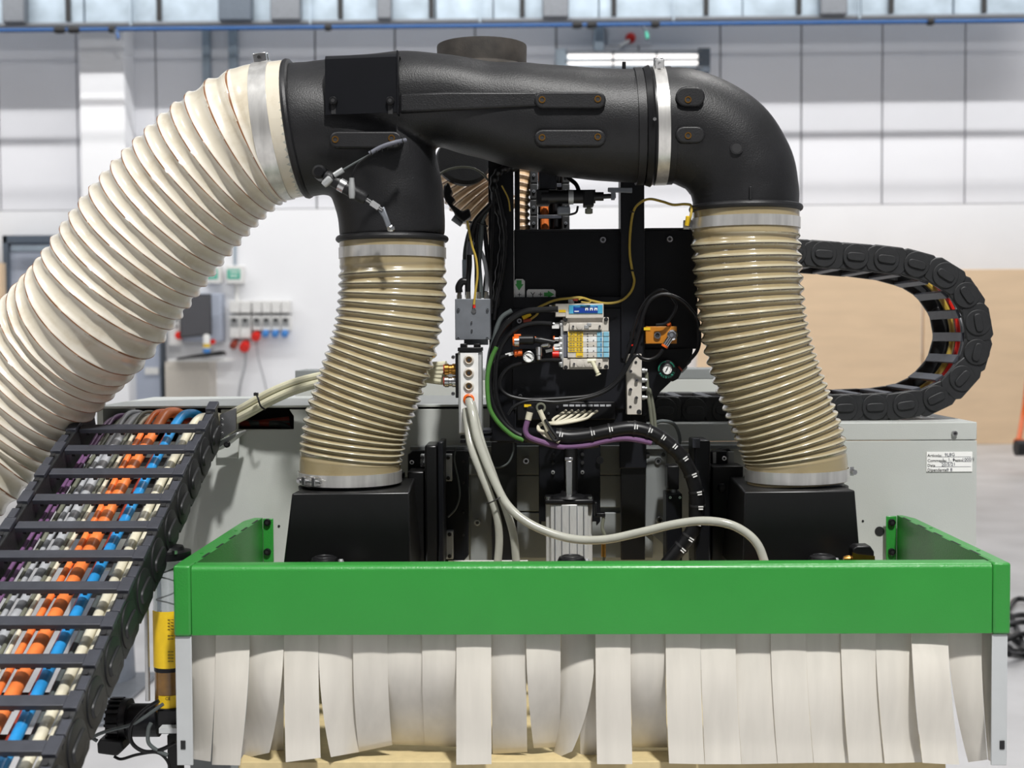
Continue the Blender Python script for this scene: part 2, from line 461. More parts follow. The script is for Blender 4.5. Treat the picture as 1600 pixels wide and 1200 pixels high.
# ------------------------------------------------------------------ wall devices left of centre
def wallbox(name, x0, y0, x1, y1, Y0, Y1, m, lab, cat, group=None):
    c = P((x0+x1)/2, y1, Y0)
    t = thing(name, lab, cat, c, group)
    ob('housing', MB().bpx(x0, y0, x1, y1, Y0, Y1), m, t, bevel=.012)
    return t
YB = 19.0
YF = YW - 0.08
for (x0, lab) in ((318, 'small white box with green label partly behind the cream hose'), (353, 'small white box with green label, above the socket row')):
    t = wallbox('junction_box', x0, 415, x0 + 27, 443, YF - .16, YF, white_pl, lab, 'box')
    ob('green_label', MB().bpx(x0 + 2, 421, x0 + 22, 436, YF - .166, YF - .16), teal_lb, t)
    for (yy, a) in ((424, 14), (430, 12)):
        ob('label_stripe', MB().bpx(x0+6, yy, x0+6+a, yy+2, YF - .169, YF - .166), white_pr, t)
ob('wall_conduit', MB().tube([P(367, 415, YF-.03), P(367, 330, YF-.03), P(366, 60, YF-.03)], .022, 8), galv, label='thin grey conduit rising from right green-labelled box', cat='conduit')
ob('wall_conduit', MB().tube([P(369, 443, YF-.03), P(370, 470, YF-.03)], .03, 8), white_pl, label='short white conduit between green-labelled box and socket row', cat='conduit')
names = ['first from left, tall, with downturned dark red socket', 'second from left, tall, with a big red plug', 'third from left, with a red plug at its foot',
         'fourth from left, with blue socket', 'fifth from left, with blue socket', 'last at right, with blue socket']
for i, n in enumerate(names):
    x0 = [358, 375, 394, 409, 424, 439][i]; x1 = x0 + (16.5 if i < 2 else 14)
    yb = 528 if i < 2 else 516
    t = thing('socket_module', 'white wall socket unit, ' + n, 'socket', P(x0+8, yb, YF-.15), 'wall sockets in a row')
    ob('cover', MB().bpx(x0, 470, x1, 489, YF - .2, YF), white_pl, t, bevel=.01)
    ob('housing', MB().bpx(x0, 492, x1, yb, YF - .17, YF), white_pl, t, bevel=.01)
    ob('plate', MB().bpx(x0+1.5, 497, x1-1.5, 511 if i < 2 else 510, YF - .176, YF-.17), alum_m, t)
    cx = (x0+x1)/2
    ob('switch_knob', MB().lathe(P(cx, 500, YF-.17), (0,-1,0), [(0,.03),(.04,.028),(.045,.01)], 14), ink, t)
    if i == 0: m_, yy, r = red_cb, 536, .055
    elif i == 1: m_, yy, r = red_pl, 539, .075
    elif i == 2: m_, yy, r = red_pl, 523, .065
    else: m_, yy, r = blue_pl, 518, .05
    c = P(cx, yy, YF-.12)
    ob('plug' if i in (1, 2) else 'socket_outlet', MB().lathe(c + Vector((0,.1,.03)), (0,-.9,-.35), [(0,r*.7),(.06,r*.8),(.1,r),(.2,r),(.21,r*.6)], 18), m_, t, angle=50)
for (pts, lab) in (([(384,545),(383,570),(376,600),(371,640)], 'grey cable hanging from the big red plug'), ([(400,530),(404,560),(412,590),(420,625)], 'pale cable hanging from the upper red plug')):
    ob('wall_cable', MB().tube([P(x, y, YF-.1) for x, y in pts], .02 if 'grey' in lab else .012, 8), grey_cb, label=lab, cat='cable')
# computer station
t = thing('control_cabinet', 'pale grey wall cabinet behind the dark flat monitor', 'cabinet', P(305, 566, YB))
ob('cabinet_body', MB().bpx(276, 458, 346, 534, YB + .15, YF-.003), door_grey, t, bevel=.02)
ob('cabinet_plate', MB().bpx(263, 470, 282, 540, YB + .02, YB+.12), white_pl, t, bevel=.02)
for y in (500, 510): ob('push_button', MB().lathe(P(276, y, YB+.02), (0,-1,0), [(0,.018),(.02,.016)], 10), ink, t)
ob('emergency_stop', MB().lathe(P(282, 524, YB+.02), (0,-1,0), [(0,.04),(.04,.04),(.045,.06),(.09,.06),(.1,.03)], 16), red_pl, t, label='red emergency stop button')
ob('cabinet_lamp', MB().lathe(P(333, 534, YB), (0,-1,0), [(0,.04),(.05,.04)], 12), red_pl, t, label='small red lamp')
t = thing('flat_monitor', 'dark flat computer monitor on the wall cabinet', 'monitor', P(305, 525, YB-.1))
ob('monitor_screen', MB().prism([(283,462),(327,461),(328,521),(283,526)], YB-.14, YB-.1), screen_m, t)
ob('monitor_bezel', MB().prism([(281,460),(329,459),(330,523),(281,528)], YB-.1, YB-.04), ink, t, bevel=.01)
ob('monitor_arm', MB().bpx(296, 485, 314, 505, YB-.04, YB+.149), door_dark, t)
t = thing('wall_desk', 'white fold-out shelf desk below the monitor', 'desk', P(305, 625, YB-.3))
ob('desk_top', MB().bpx(262, 561, 352, 565, YB-.45, YB+.2), white_pl, t, bevel=.01)
ob('desk_panel', MB().bpx(258, 565, 328, 640, YB, YF), offwhite, t, label='grey panel under the shelf')
ob('keyboard', MB().prism([(274,560),(300,555),(345,548),(349,552),(348,555),(278,561.5)], YB-.5, YB-.3), ink, label='black keyboard on the white wall desk', cat='keyboard')
t = thing('glue_bottle', 'slim white bottle with yellow and blue label on desk', 'bottle', P(323, 552, YB-.25))
ob('bottle_body', MB().lathe(P(323, 553, YB-.25), (0,0,1), [(0,.05),(.26,.05),(.29,.03)], 14), white_pl, t)
ob('bottle_label', MB().ring(P(323, 540, YB-.25), (0,0,1), .05, .05, .002, 14), yellow_lb, t)
ob('bottle_label', MB().ring(P(323, 548, YB-.25), (0,0,1), .05, .06, .002, 14), blue_pl, t)

# grey pillar foot and floor items
t = thing('round_floor_column', 'tapered round dark grey column on the floor behind the chain', 'column', (P(160, 1060, 5.9).x, 5.9, 0))
ob('column_shaft', MB().lathe((P(160, 1060, 5.9).x, 5.9, 0.02), (0,0,1), [(0,.15),(.4,.135),(1.0,.12)], 36), pillar_m, t)
ob('column_base', MB().box(P(120, 1060, 5.9).x, P(240, 1060, 5.9).x, 5.2, 6.0, 0.0, 0.02), galv_dark, t, bevel=.005)
t = thing('orange_trolley', 'orange framed trolley at the right edge by the plywood', 'trolley', (P(1605, 710, 15).x, 15, 0))
ob('trolley_frame', MB().tube([P(1606, 590, 15), P(1600, 640, 15), P(1590, 700, 14.6)], .03, 8).tube([P(1588, 690, 14.6), P(1625, 694, 14.9)], .04, 8).tube([P(1598, 640, 15), P(1630, 640, 15)], .03, 8), orange_pl, t)
ob('trolley_wheel', MB().lathe(P(1594, 700, 14.5), (1,0,0), [(-.05,.09),(.05,.09)], 16), ink, t)
pile = [([(1575,945),(1590,930),(1620,936),(1650,960)], 'top'), ([(1570,972),(1600,966),(1640,975)], 'b'), ([(1572,985),(1600,1000),(1640,985)], 'c'),
        ([(1570,1003),(1592,1012),(1640,1000)], 'd'), ([(1578,955),(1588,975),(1604,1010),(1630,1020)], 'e'), ([(1570,994),(1600,985),(1650,1003)], 'f'), ([(1576,1016),(1600,1018),(1640,1012)], 'g'), ([(1572,960),(1600,955),(1640,965)],'h')]
cp = thing('cable_pile', 'loose pile of black cables on the floor beyond the hood', 'cables', PZ(1605, 1000, 0))
for pts, k in pile:
    q = []
    for j, (x, y) in enumerate(pts):
        g = PZ(x, y + 6, 0.02 + random.uniform(0, .05)); q.append(g)
    ob('cable_loop', MB().tube(q, .016, 8), rubber, cp)

# ================================================================== THE MACHINE
# ------------------------------------------------------------------ gantry beam
YB0 = 2.56
def bolt(name, px, py, Y, rpx, m, parent, hole=ink, lab=None):
    r = mm(rpx, Y); c = P(px, py, Y)
    o = ob(name, MB().lathe(c + Vector((0, .0015, 0)), (0,-1,0), [(0, r), (.003+r*.5, r), (.004+r*.6, r*.82)], 18), m, parent, label=lab)
    ob('hex_recess', MB().lathe(c + Vector((0, -.0005-r*.6, 0)), (0,-1,0), [(0, r*.5), (.0025, r*.5)], 6), hole, o)
    return o
beam = thing('gantry_beam', 'long light grey machine beam running behind the green hood', 'machine beam', (0, 2.75, 0.6))
m = MB().prism([(150,690),(345,690),(345,640),(372,640),(372,671),(459,671),(459,650),(452,640),(768,639),(768,892),(150,892)], YB0, YB0+0.012)
ob('front_panel', m, grey_m, beam, bevel=.001)
ztop = P(400, 637, YB0).z
xl = P(148, 637, YB0).x; xm = P(768, 640, YB0).x
ob('top_cover', MB().box(xl, xm, YB0 + .0, 2.97, ztop, ztop + .004), grey_m, beam)
zbot = P(400, 892, YB0).z
ob('side_panel', MB().box(xl, xl+.012, YB0+.013, 2.97, zbot, ztop-.001), grey_m, beam)
ob('inner_tray', MB().box(xl + .02, xm-.01, YB0 + .2, YB0+.21, P(400, 700, YB0).z, ztop-.01).box(xl+.02, xm-.01, YB0+.02, YB0+.2, P(400, 700, YB0).z, P(400, 696, YB0).z), deep_black, beam)
# right part
xr = P(1526, 760, YB0).x
zr = P(1400, 660, YB0).z
zs = P(1400, 688, YB0).z
ob('front_panel', MB().box(xm + .001, xr, YB0, YB0 + .012, zbot, zs - .0012), grey_m, beam, bevel=.001)
ob('top_rail', MB().box(xm + .001, xr, YB0, YB0 + .45, zs, zr), grey_m, beam, bevel=.002)
ob('side_panel', MB().box(xr - .012, xr, YB0 + .0125, 2.97, zbot, zs - .001), grey_m, beam)
bolt('panel_bolt', 1491, 677, YB0 - .001, 4.5, steel, beam)
for x, y, r in ((1348, 814, 1.8), (1374, 830, 7.5), (436, 822, 2), (1381, 1000, 2)):
    ob('panel_hole', MB().lathe(P(x, y, YB0 + .001), (0,-1,0), [(0, mm(r,YB0)), (.002, mm(r,YB0))], 20), ink, beam)
ob('beam_leg', MB().box(xl + .25, xl + .5, 2.62, 2.92, 0, zbot).box(xr - .55, xr - .25, 2.62, 2.92, 0, zbot), grey2_m, beam)
# paper label on the beam
lb = thing('paper_label', 'handwritten white paper label stuck on the right end of grey beam', 'label', P(1484, 738, YB0-.001))
ob('paper', MB().bpx(1448, 706, 1519, 737, YB0 - .002, YB0 - .0003), white_pr, lb)
for s, x, y in (('Articolo:', 1449, 712), ('Commessa:', 1449, 720), ('Data', 1449, 727.5), ('Dipendente', 1449, 734.5)):
    text('label_text', s, x, y, YB0 - .0023, 4.6, ink, lb, 'LEFT')
text('label_text', 'Pezzo:', 1489, 719.4, YB0 - .0023, 4.6, ink, lb, 'LEFT')
for s, x, y in (('9L8G', 1476, 711), ('1 . 1. 6', 1472, 719), ('1000/1', 1503, 718.5), ('20/5/21', 1471, 726.5), ('9 8', 1479, 734.5)):
    text('handwriting', s, x, y, YB0 - .0023, 5.2, ink_blue, lb, 'LEFT', rot=-.05)
m = MB()
for x0, x1, y in ((1466,1517,713.6), (1469,1488,722), (1504,1518,721), (1458,1517,729)):
    m.bpx(x0, y, x1, y + .5, YB0 - .0024, YB0 - .002)
ob('ruled_line', m, ink_blue, lb)

# saddle plates in the middle of the beam (between the guides)
sd = thing('saddle_plate', 'grey bolted steel saddle plates behind the aluminium cylinder', 'machine plate', P(890, 890, 2.53))
def pl(name, pts, Y0, Y1, m_, par, bev=.0015, lab=None):
    return ob(name, MB().prism(pts, Y0, Y1), m_, par, bevel=bev, label=lab)
pl('plate', [(735,716),(770,716),(770,826),(800,826),(800,880),(735,880)], 2.545, 2.558, grey2_m, sd)
pl('plate', [(733,690),(1042,690),(1042,742),(733,742)], 2.540, 2.544, grey2_m, sd)
pl('plate', [(806,743),(970,743),(970,793),(855,793),(845,799),(806,799)], 2.541, 2.556, grey2_m, sd)
pl('plate', [(806,801),(1020,801),(1020,872),(806,872)], 2.541, 2.556, grey2_m, sd)
pl('plate', [(1010,697),(1042,697),(1042,856),(1008,826)], 2.531, 2.539, grey2_m, sd)
pl('plate', [(733,690),(806,690),(806,716),(733,716)], 2.530, 2.539, grey2_m, sd)
for x, y in ((822,720),(746,816),(1028,720),(1030,812)):
    bolt('cap_screw', x, y, 2.532, 5.5, steel, sd)
for x, y in ((1012,710),(1036,710),(936,719)):
    ob('screw_hole', MB().lathe(P(x, y, 2.536), (0,-1,0), [(0,.004),(.008,.004)], 14), ink, sd)
ob('upper_rail', MB().bpx(640, 697, 1180, 702, 2.52, 2.556), grey2_m, sd)

# rear cover of the machine, seen between the hoses
rc = thing('rear_machine_cover', 'pale grey rear housing seen low between the hoses and frame', 'machine cover', P(800, 660, 3.3))
pl('cover_shade_strip', [(461,579),(1135,576),(1135,592),(461,595)], 3.3, 3.45, grey2_m, rc)  # darker grey paints the shaded strip along the cover top
ob('cover_leg', MB().box(-.9, -.6, 3.32, 3.48, 0, P(700,655,3.3).z).box(.1, .4, 3.32, 3.48, 0, P(700,655,3.3).z), grey2_m, rc)
pl('cover_front', [(461,595.4),(1135,592.4),(1135,655),(461,655)], 3.3, 3.5, grey_m, rc)

# ------------------------------------------------------------------ MDF table
zt = P(800, 1190, 2.05).z
tb = thing('machine_table', 'pale fibreboard machine table below the white strip curtain', 'table', (0, 2.6, 0))
x0t = P(372, 1195, 2.05).x; x1t = P(1478, 1195, 2.05).x
ob('spoilboard', MB().box(x0t, x1t, 2.05, 3.3, zt - .03, zt), mdf, tb, bevel=.0015)
ob('table_edge', MB().box(x0t, x1t, 2.056, 3.3, zt - .14, zt - .0305), mdf_edge, tb)
ob('table_frame', MB().box(x0t + .1, x1t - .1, 2.2, 3.2, .0, zt - .141), galv_dark, tb)
ob('table_frame', MB().box(x1t - .02, x1t + .06, 2.1, 2.5, .0, zt - .16), leg_m, tb)

# ------------------------------------------------------------------ green hood and strip curtain
hood = thing('green_hood', 'bright green powder-coated U-shaped hood with strip curtain', 'hood', P(920, 995, 2.3))
HY = 2.0
zt_h = P(925, 882.5, HY).z; zb_h = P(925, 991, HY).z
xL0 = P(271, 940, HY).x; xL1 = P(298.5, 940, HY).x; xR0 = P(1551, 940, HY).x; xR1 = P(1579, 940, HY).x
def rounded_channel(x0, x1):
    # front sheet with a rolled top edge that turns back as a flange
    m = MB(); pr = []
    R = .009
    pr.append((HY, zb_h)); pr.append((HY, zt_h - R))
    for k in range(1, 7):
        a = PI/2*k/6
        pr.append((HY + R - R*math.cos(a), zt_h - R + R*math.sin(a)))
    pr.append((HY + .034, zt_h))
    inner = [(y + .0025 if i == len(pr)-1 else y + .0025, z - .0025) for i, (y, z) in enumerate(pr)]
    pr2 = [(HY + .034, zt_h - .003), (HY + .0035, zt_h - .003 - R*.3), (HY + .0035, zb_h)]
    poly = pr + pr2
    n = len(poly)
    vs = [Vector((x0, y, z)) for y, z in poly] + [Vector((x1, y, z)) for y, z in poly]
    fs = [tuple(range(n-1, -1, -1)), tuple(range(n, 2*n))] + [(i, (i+1) % n, (i+1) % n + n, i+n) for i in range(n)]
    m.add(vs, fs); return m
mm_ = rounded_channel(xL1 + .001, xR0 - .001)
mm_.f = [tuple(reversed(f)) for f in mm_.f]
ob('front_panel', mm_, green_m, hood, angle=50)
ob('bottom_hem', MB().box(xL1 + .001, xR0 - .001, HY + .0036, HY + .012, zb_h, zb_h + .003), green_m, hood)
for side, (a, b_) in (('left', (xL0, xL1)), ('right', (xR0, xR1))):
    ob('corner_cap', MB().box(a, b_, HY - .0015, HY + .03, zb_h - .0015, zt_h + .001), green_m, hood, bevel=.004, segs=3)
# side walls with top flange and rear flange
zt_s = zt_h
YR = 2.545
for sgn, xin, xout in ((-1, xL1, xL0), (1, xR0 + .006, xR1)):
    lab = 'left' if sgn < 0 else 'right'
    Xi = xin - sgn*.001
    # inner sheet
    ob('side_wall', MB().box(Xi, Xi + sgn*.003, HY + .0345, YR - .004, zb_h, zt_s), green_m, hood)
    ob('top_flange', MB().box(Xi + sgn*.0035, xout, HY + .031, YR - .05, zt_s - .003, zt_s).add(
        [(Xi+sgn*.0035, YR-.05, zt_s-.003), (xout, YR-.05, zt_s-.003), (xout - sgn*.012, YR-.005, zt_s-.003), (Xi+sgn*.0035, YR-.005, zt_s-.003),
         (Xi+sgn*.0035, YR-.05, zt_s), (xout, YR-.05, zt_s), (xout - sgn*.012, YR-.005, zt_s), (Xi+sgn*.0035, YR-.005, zt_s)],
        [(0,3,2,1),(4,5,6,7),(0,1,5,4),(1,2,6,5),(2,3,7,6),(3,0,4,7)]), green_m, hood, bevel=.001)
    ob('outer_hem', MB().box(xout - sgn*.003, xout, HY + .031, YR - .05, zb_h, zt_s - .0035), green_m, hood)
    ob('rear_flange', MB().box(Xi, Xi - sgn*.021, YR - .0035, YR, zb_h + .02, zt_s - .002), green_m, hood, bevel=.0015)
    for y in (816, 862):
        bx = 418 if sgn < 0 else 1393
        bolt('flange_bolt', bx, y, YR - .004, 5.6, rubber, hood)
    for k in range(5):
        yy = HY + .08 + k*.095
        ob('hem_slot', MB().box(Xi + sgn*.0005, Xi + sgn*.0042, yy, yy + .045, zt_s - .0005, zt_s + .0006), ink, hood)
    for yy in (HY + .12, HY + .37):
        ob('flange_rivet', MB().lathe((Xi + sgn*.014, yy, zt_s), (0,0,1), [(0,.003),(.001,.003)], 12), green_m, hood)
# grey legs under the hood
for a, b_, xs_ in ((274, 299.5, 286), (1550.5, 1575, 1566)):
    x0 = P(a, 1090, HY).x; x1 = P(b_, 1090, HY).x
    zb_ = P(a, 1197, HY).z
    lg = ob('side_leg', MB().box(x0, x1, HY + .003, HY + .006, zb_, zb_h - .002).box(x0 if xs_ < 800 else x1 - .003, x0 + .003 if xs_ < 800 else x1, HY + .006, HY + .07, zb_, zb_h - .002), leg_m, hood, bevel=.001)
    c = P(xs_, 1164, HY + .002)
    ob('leg_slot', MB().box(c.x - .004, c.x + .004, HY + .0015, HY + .0032, c.z - .007, c.z + .007), ink, lg, bevel=.003)
c_rail = MB().box(xL1 + .004, xR0 - .004, HY + .03, HY + .036, zb_h, zb_h + .05)
ob('strip_rail', c_rail, galv_dark, hood)

# strips: (top left, top right, bottom left, bottom right, y bottom left, y bottom right, forward bulge, rear curl, twist, power, layer)
S = [
 (299,338,301,329,1186,1190, .004, .020,-.02, 1.6, .004),
 (337,390.5,331,375,1195,1196, .010, .000,-.015,1.7, 0),
 (390.5,443.5,376,421,1186,1176, .018, .045,-.03, 2.0, .002),
 (443.5,497.5,446.5,501,1191,1184, .008,-.002, .004, 2.0, 0),
 (497.5,551.5,517,561,1183,1175, .006, .030, .02, 2.2, .002),
 (551.5,605.5,561,613,1175,1164, .005, .050, .00, 2.6, 0),
 (605.5,659.5,612.5,664,1163,1165, .010, .078, .00, 3.0, .002),
 (659.5,713,664,713,1165,1167, .012, .080, .00, 3.0, 0),
 (713,767.5,713,768,1195,1194, .008,-.004, .00, 2.0,-.003),
 (767.5,822,770,824,1178,1175, .008, .056,-.004,2.4, .002),
 (822,876,834,874,1169,1167, .010, .066, .01, 2.0, 0),
 (876.5,930.5,864,894,1187,1174, .016, .030,-.030,2.4, .012),
 (930.5,985,933,988,1194,1194, .006,-.002, .00, 2.0,-.002),
 (985,1040,989,1043,1168,1168, .012, .078, .00, 3.0, .002),
 (1040,1094.5,1045.5,1101,1193,1194, .008,-.003, .003,2.0,-.002),
 (1094.5,1149,1101.5,1158.5,1194,1194, .010,-.002, .00, 1.6, 0),
 (1149,1204,1158.8,1215,1194,1193, .010,-.002, .00, 1.6, .002),
 (1204,1259,1215.3,1271,1193,1192, .010, .000, .00, 1.6, 0),
 (1259,1313.5,1271.5,1326,1192,1192, .012, .000, .004,1.6, .002),
 (1313.5,1368,1326.3,1382,1192,1192, .010, .000, .006,1.6, 0),
 (1368,1424,1382.5,1441,1193,1191, .012, .000, .008,1.6, .002),
 (1424,1481,1441.5,1499,1192,1195, .016,-.004, .012,1.5,-.002),
 (1481,1533,1513,1543,1191,1187, .006, .020,-.01, 1.8, .004),
 (1533,1550,1544,1551,1187,1192, .000, .022, .00, 1.8, .010),
 (421,444,420,443,1181,1182, .000, .050, .00, 1.6, .022),
 (905,934,907,933,1190,1191, .000, .028, .00, 1.6, .020),
]
random.seed(11)
for i, (a0, a1, b0, b1, yb0, yb1, fw, bk, tw, pw, lay) in enumerate(S):
    NV, NU = 22, 6
    vs = []; fs = []
    y0 = 991 + (a0 - 925) * -.0053
    wob = random.uniform(-.002, .002)
    extra = i >= 24
    for layer in (0, 1):
        for v in range(NV + 1):
            t = v / NV
            for u in range(NU + 1):
                s = u / NU
                xt = a0 + (a1 - a0)*s; xb = b0 + (b1 - b0)*s
                px = xt + (xb - xt) * t**pw
                py = (y0 - 4) + ((yb0 + (yb1 - yb0)*s) - (y0 - 4)) * t
                Y = HY + .0225 + lay*1.9 - fw*math.sin(PI*min(1, t*1.15))**1.3*(1 if t*1.15 < 1 else 0) + bk * t**2.2 + tw*(s-.5)*2*t*(1.2-.4*t) + wob*math.sin(2*PI*t)
                Y += .0022*math.cos((s-.5)*PI)*-1*min(1, t*3)
                if layer: Y += .0018
                vs.append(P(px, py, Y))
    W = NU + 1; N = (NV+1)*W
    for v in range(NV):
        for u in range(NU):
            a = v*W + u
            fs.append((a, a+W, a+W+1, a+1)); fs.append((a+N, a+1+N, a+W+1+N, a+W+N))
    for v in range(NV):
        for u in (0, NU):
            a = v*W + u; q = (a, a+N, a+W+N, a+W)
            fs.append(q if u == 0 else q[::-1])
    for u in range(NU):
        a = u; fs.append((a, a+1, a+1+N, a+N))
        a = NV*W + u; fs.append((a, a+N, a+1+N, a+1))
    ob('curtain_strip', MB().add(vs, fs), strip_m, hood, angle=50)

# ------------------------------------------------------------------ suction cowls
def cowl(front, back_x, ytop, lab, cx, cy):
    t = thing('suction_cowl', lab, 'suction cowl', P(cx, 890, 2.3))
    (bl, tl, tr, br) = front
    Yf, Yk = 2.2, 2.45
    a = [P(*p, Yf) for p in front]
    k = [Vector((p.x, Yk, p.z)) for p in a]
    k[1].x += .012; k[2].x -= .012
    m = MB().add(a + k, [(0,3,2,1)[::-1], (4,5,6,7)[::-1], (0,4,5,1)[::-1], (1,5,6,2)[::-1], (2,6,7,3)[::-1], (3,7,4,0)[::-1]])
    bm_fix(m)
    ob('cowl_body', m, deep_black, t, bevel=.003)
    return t
def bm_fix(m):
    import bmesh
    me = bpy.data.meshes.new('tmp'); me.from_pydata(m.v, [], m.f)
    b = bmesh.new(); b.from_mesh(me); bmesh.ops.recalc_face_normals(b, faces=b.faces[:])
    b.to_mesh(me); b.free()
    m.v = [v.co.copy() for v in me.vertices]; m.f = [tuple(p.vertices) for p in me.polygons]
    bpy.data.meshes.remove(me)
cwl = cowl(((440,905),(456,771),(640,769),(642,905)), 0, 0, 'black trapezoid suction cowl under the left vertical hose', 545, 0)
cwr = cowl(((1160,905),(1163,768),(1336,766),(1347,905)), 0, 0, 'black trapezoid suction cowl under the right vertical hose', 1250, 0)
YH = 2.32
for t, cx, cy, r in ((cwl, 547, 752, 76), (cwr, 1245, 749, 74)):
    c = P(cx, cy, YH)
    zt_ = P(cx, 770, 2.2).z
    ob('cowl_neck', MB().lathe((c.x, YH, zt_ - .005), (0,0,1), [(0, mm(r,YH)*1.06), (.004, mm(r,YH)*1.06), (.006, mm(r,YH)*.97), (.06, mm(r,YH)*.95)], 48), rubber, t)

# ------------------------------------------------------------------ corrugated hoses
def hose_mesh(name, cl, rad, pitch0, pitch1, amp, mat_, parent, flat0=0.03, flat1=0.03, seg=72, sharp=0, helix=1, per=18, hand=1):
    pts = catmull(cl, 14)
    L = 0
    for i in range(1, len(pts)): L += (pts[i]-pts[i-1]).length
    nr = int(L / ((pitch0+pitch1)/2) * per)
    pts, L = resample(pts, nr)
    n = len(pts)
    tg = [(pts[min(i+1, n-1)] - pts[max(i-1, 0)]).normalized() for i in range(n)]
    u = Vector((0,-1,0)); u = (u - tg[0]*u.dot(tg[0])).normalized()
    vs = []; ph = []; fs = []
    cum = 0
    for i in range(n):
        if i:
            u = (u - tg[i]*u.dot(tg[i])).normalized()
            t = i/(n-1)
            cum += (L/(n-1)) / (pitch0 + (pitch1-pitch0)*t)
        w = tg[i].cross(u)
        s = L*i/(n-1)
        fade = min(1, max(0, (s - flat0)/.02)) * min(1, max(0, (L - flat1 - s)/.02))
        R = rad(i/(n-1))
        for k in range(seg + 1):
            th = 2*PI*k/seg
            p = (cum + hand*helix*th/(2*PI)) % 1.0
            if sharp:
                # sharp ridge at p ~ .93, sagging cloth between
                q = (p - .93) % 1.0
                f = 1 - math.sin(PI*q)**.8
                f = f*1.0
            else:
                f = .5 + .5*math.cos(2*PI*(p - .86))
                f = f**.8
            r = R + amp*(f - .5)*2*fade
            vs.append(pts[i] + (u*math.cos(th) + w*math.sin(th))*r)
            ph.append(p if fade > .4 else .4)
    W = seg + 1
    for i in range(n-1):
        for k in range(seg):
            a = i*W + k
            fs.append((a, a+1, a+W+1, a+W))
    m = MB().add(vs, fs)
    o = ob(name, m, mat_, parent, angle=60)
    at = o.data.attributes.new('phase', 'FLOAT', 'POINT')
    # unwrap phase so that interpolation does not cross the seam
    at.data.foreach_set('value', ph)
    return o
# left big hose
lh = thing('flexible_hose', 'big cream corrugated suction hose sweeping down at left', 'hose', P(60, 700, 2.15))
clp = [(464,200.8,2.32),(446,203.4,2.32),(428,206,2.32),(412,209,2.32),(395,216,2.32),(370,231,2.322),(328,266,2.33),(282,313,2.34),(236,366,2.35),(190,426,2.36),(146,486,2.37),(97,538,2.395),(42,597,2.41),(-16,660,2.41),(-75,722,2.39),(-145,780,2.39),(-220,830,2.39)]
hose_mesh('hose_wall', [P(*c) for c in clp], lambda t: .1215 + .0115*min(1, t*3.2), .026, .0315, .0040, hose_cream, lh, flat0=.062, flat1=0, sharp=1, seg=96, per=14, hand=1)
ax = (P(500, 196, 2.32) - P(430, 206, 2.32)).normalized()
def clamp(parent, c, axis, r, w, screw_dir, m_=None):
    o = ob('hose_clamp', MB().ring(c, axis, r, w, .0016), m_ or clamp_steel, parent, label='polished steel band clamp', angle=50)
    axis = Vector(axis).normalized(); sd_ = Vector(screw_dir); sd_ = (sd_ - axis*sd_.dot(axis)).normalized()
    tn = axis.cross(sd_)
    b = c + sd_*(r + .008)
    ob('clamp_lug', MB().obox(b - tn*.012, axis, tn, sd_, w*.38, .004, .008).obox(b + tn*.012, axis, tn, sd_, w*.38, .004, .008), steel, o, bevel=.001)
    ob('clamp_screw', MB().cyl(b - tn*.026, b + tn*.024, .003, 12).lathe(b - tn*.032, tn, [(0,.005),(.008,.0055)], 6), ink if parent is lh else steel, o)
    return o
clamp(lh, P(428, 206, 2.32), ax, .1228, .031, (0,-.15,1))
ob('hose_cuff', MB().ring(P(450, 203, 2.32), ax, .1205, .03, .0012), clear_tube, lh, label='clear hose end over the black collar')
# left drop hose
h2 = thing('flexible_hose', 'amber translucent corrugated hose dropping to the left black cowl', 'hose', P(547, 760, YH))
cl = [(613,376),(613.5,400),(613.5,450),(609,495),(600,540),(579,600),(558,660),(549,708),(547,730),(547,752)]
hose_mesh('hose_wall', [P(x, y, YH) for x, y in cl], lambda t: .0955 - .004*t, .0215, .0105, .0034, hose_amber, h2, flat0=.042, flat1=.036, helix=1, hand=-1)
clamp(h2, P(613.5, 396, YH), (0,0,1), .0955, .019, (0,.9,.1))
clamp(h2, P(547, 744, YH), (0,0,1), .0925, .021, (-.55,-.8,0))
# right drop hose
h3 = thing('flexible_hose', 'amber translucent corrugated hose dropping to the right black cowl', 'hose', P(1245, 760, YH))
cl = [(1165,328),(1165,350),(1165,380),(1169,440),(1177,510),(1194,575),(1216,635),(1236,688),(1243.5,722),(1245,752)]
hose_mesh('hose_wall', [P(x, y, YH) for x, y in cl], lambda t: .0955 - .005*t, .0235, .0105, .0036, hose_amber, h3, flat0=.038, flat1=.036, helix=1, hand=1)
clamp(h3, P(1165, 350, YH), (0,0,1), .0955, .019, (-1,.1,0))
clamp(h3, P(1245, 740, YH), (-.02,0,1), .0918, .021, (1,.3,0))
# rear hose piece
h4 = thing('flexible_hose', 'pinkish corrugated hose behind the frame under the black disc', 'hose', P(790, 330, 2.72))
cl = [(712,240),(722,275),(740,305),(765,330),(790,345)]
hose_mesh('hose_wall', [P(x, y, 2.75) for x, y in cl], lambda t: .058, .014, .014, .003, hose_rear, h4, flat0=0, flat1=0)
h5 = thing('flexible_hose', 'narrow curved strip of brown striped hose behind the frame opening', 'hose', P(820, 350, 2.62))
cl = [(822,230),(820,270),(817,310),(816,345),(822,375)]
hose_mesh('hose_wall', [P(x, y, 2.66) for x, y in cl], lambda t: .014, .016, .014, .002, hose_rear, h5, flat0=0, flat1=0, seg=32)

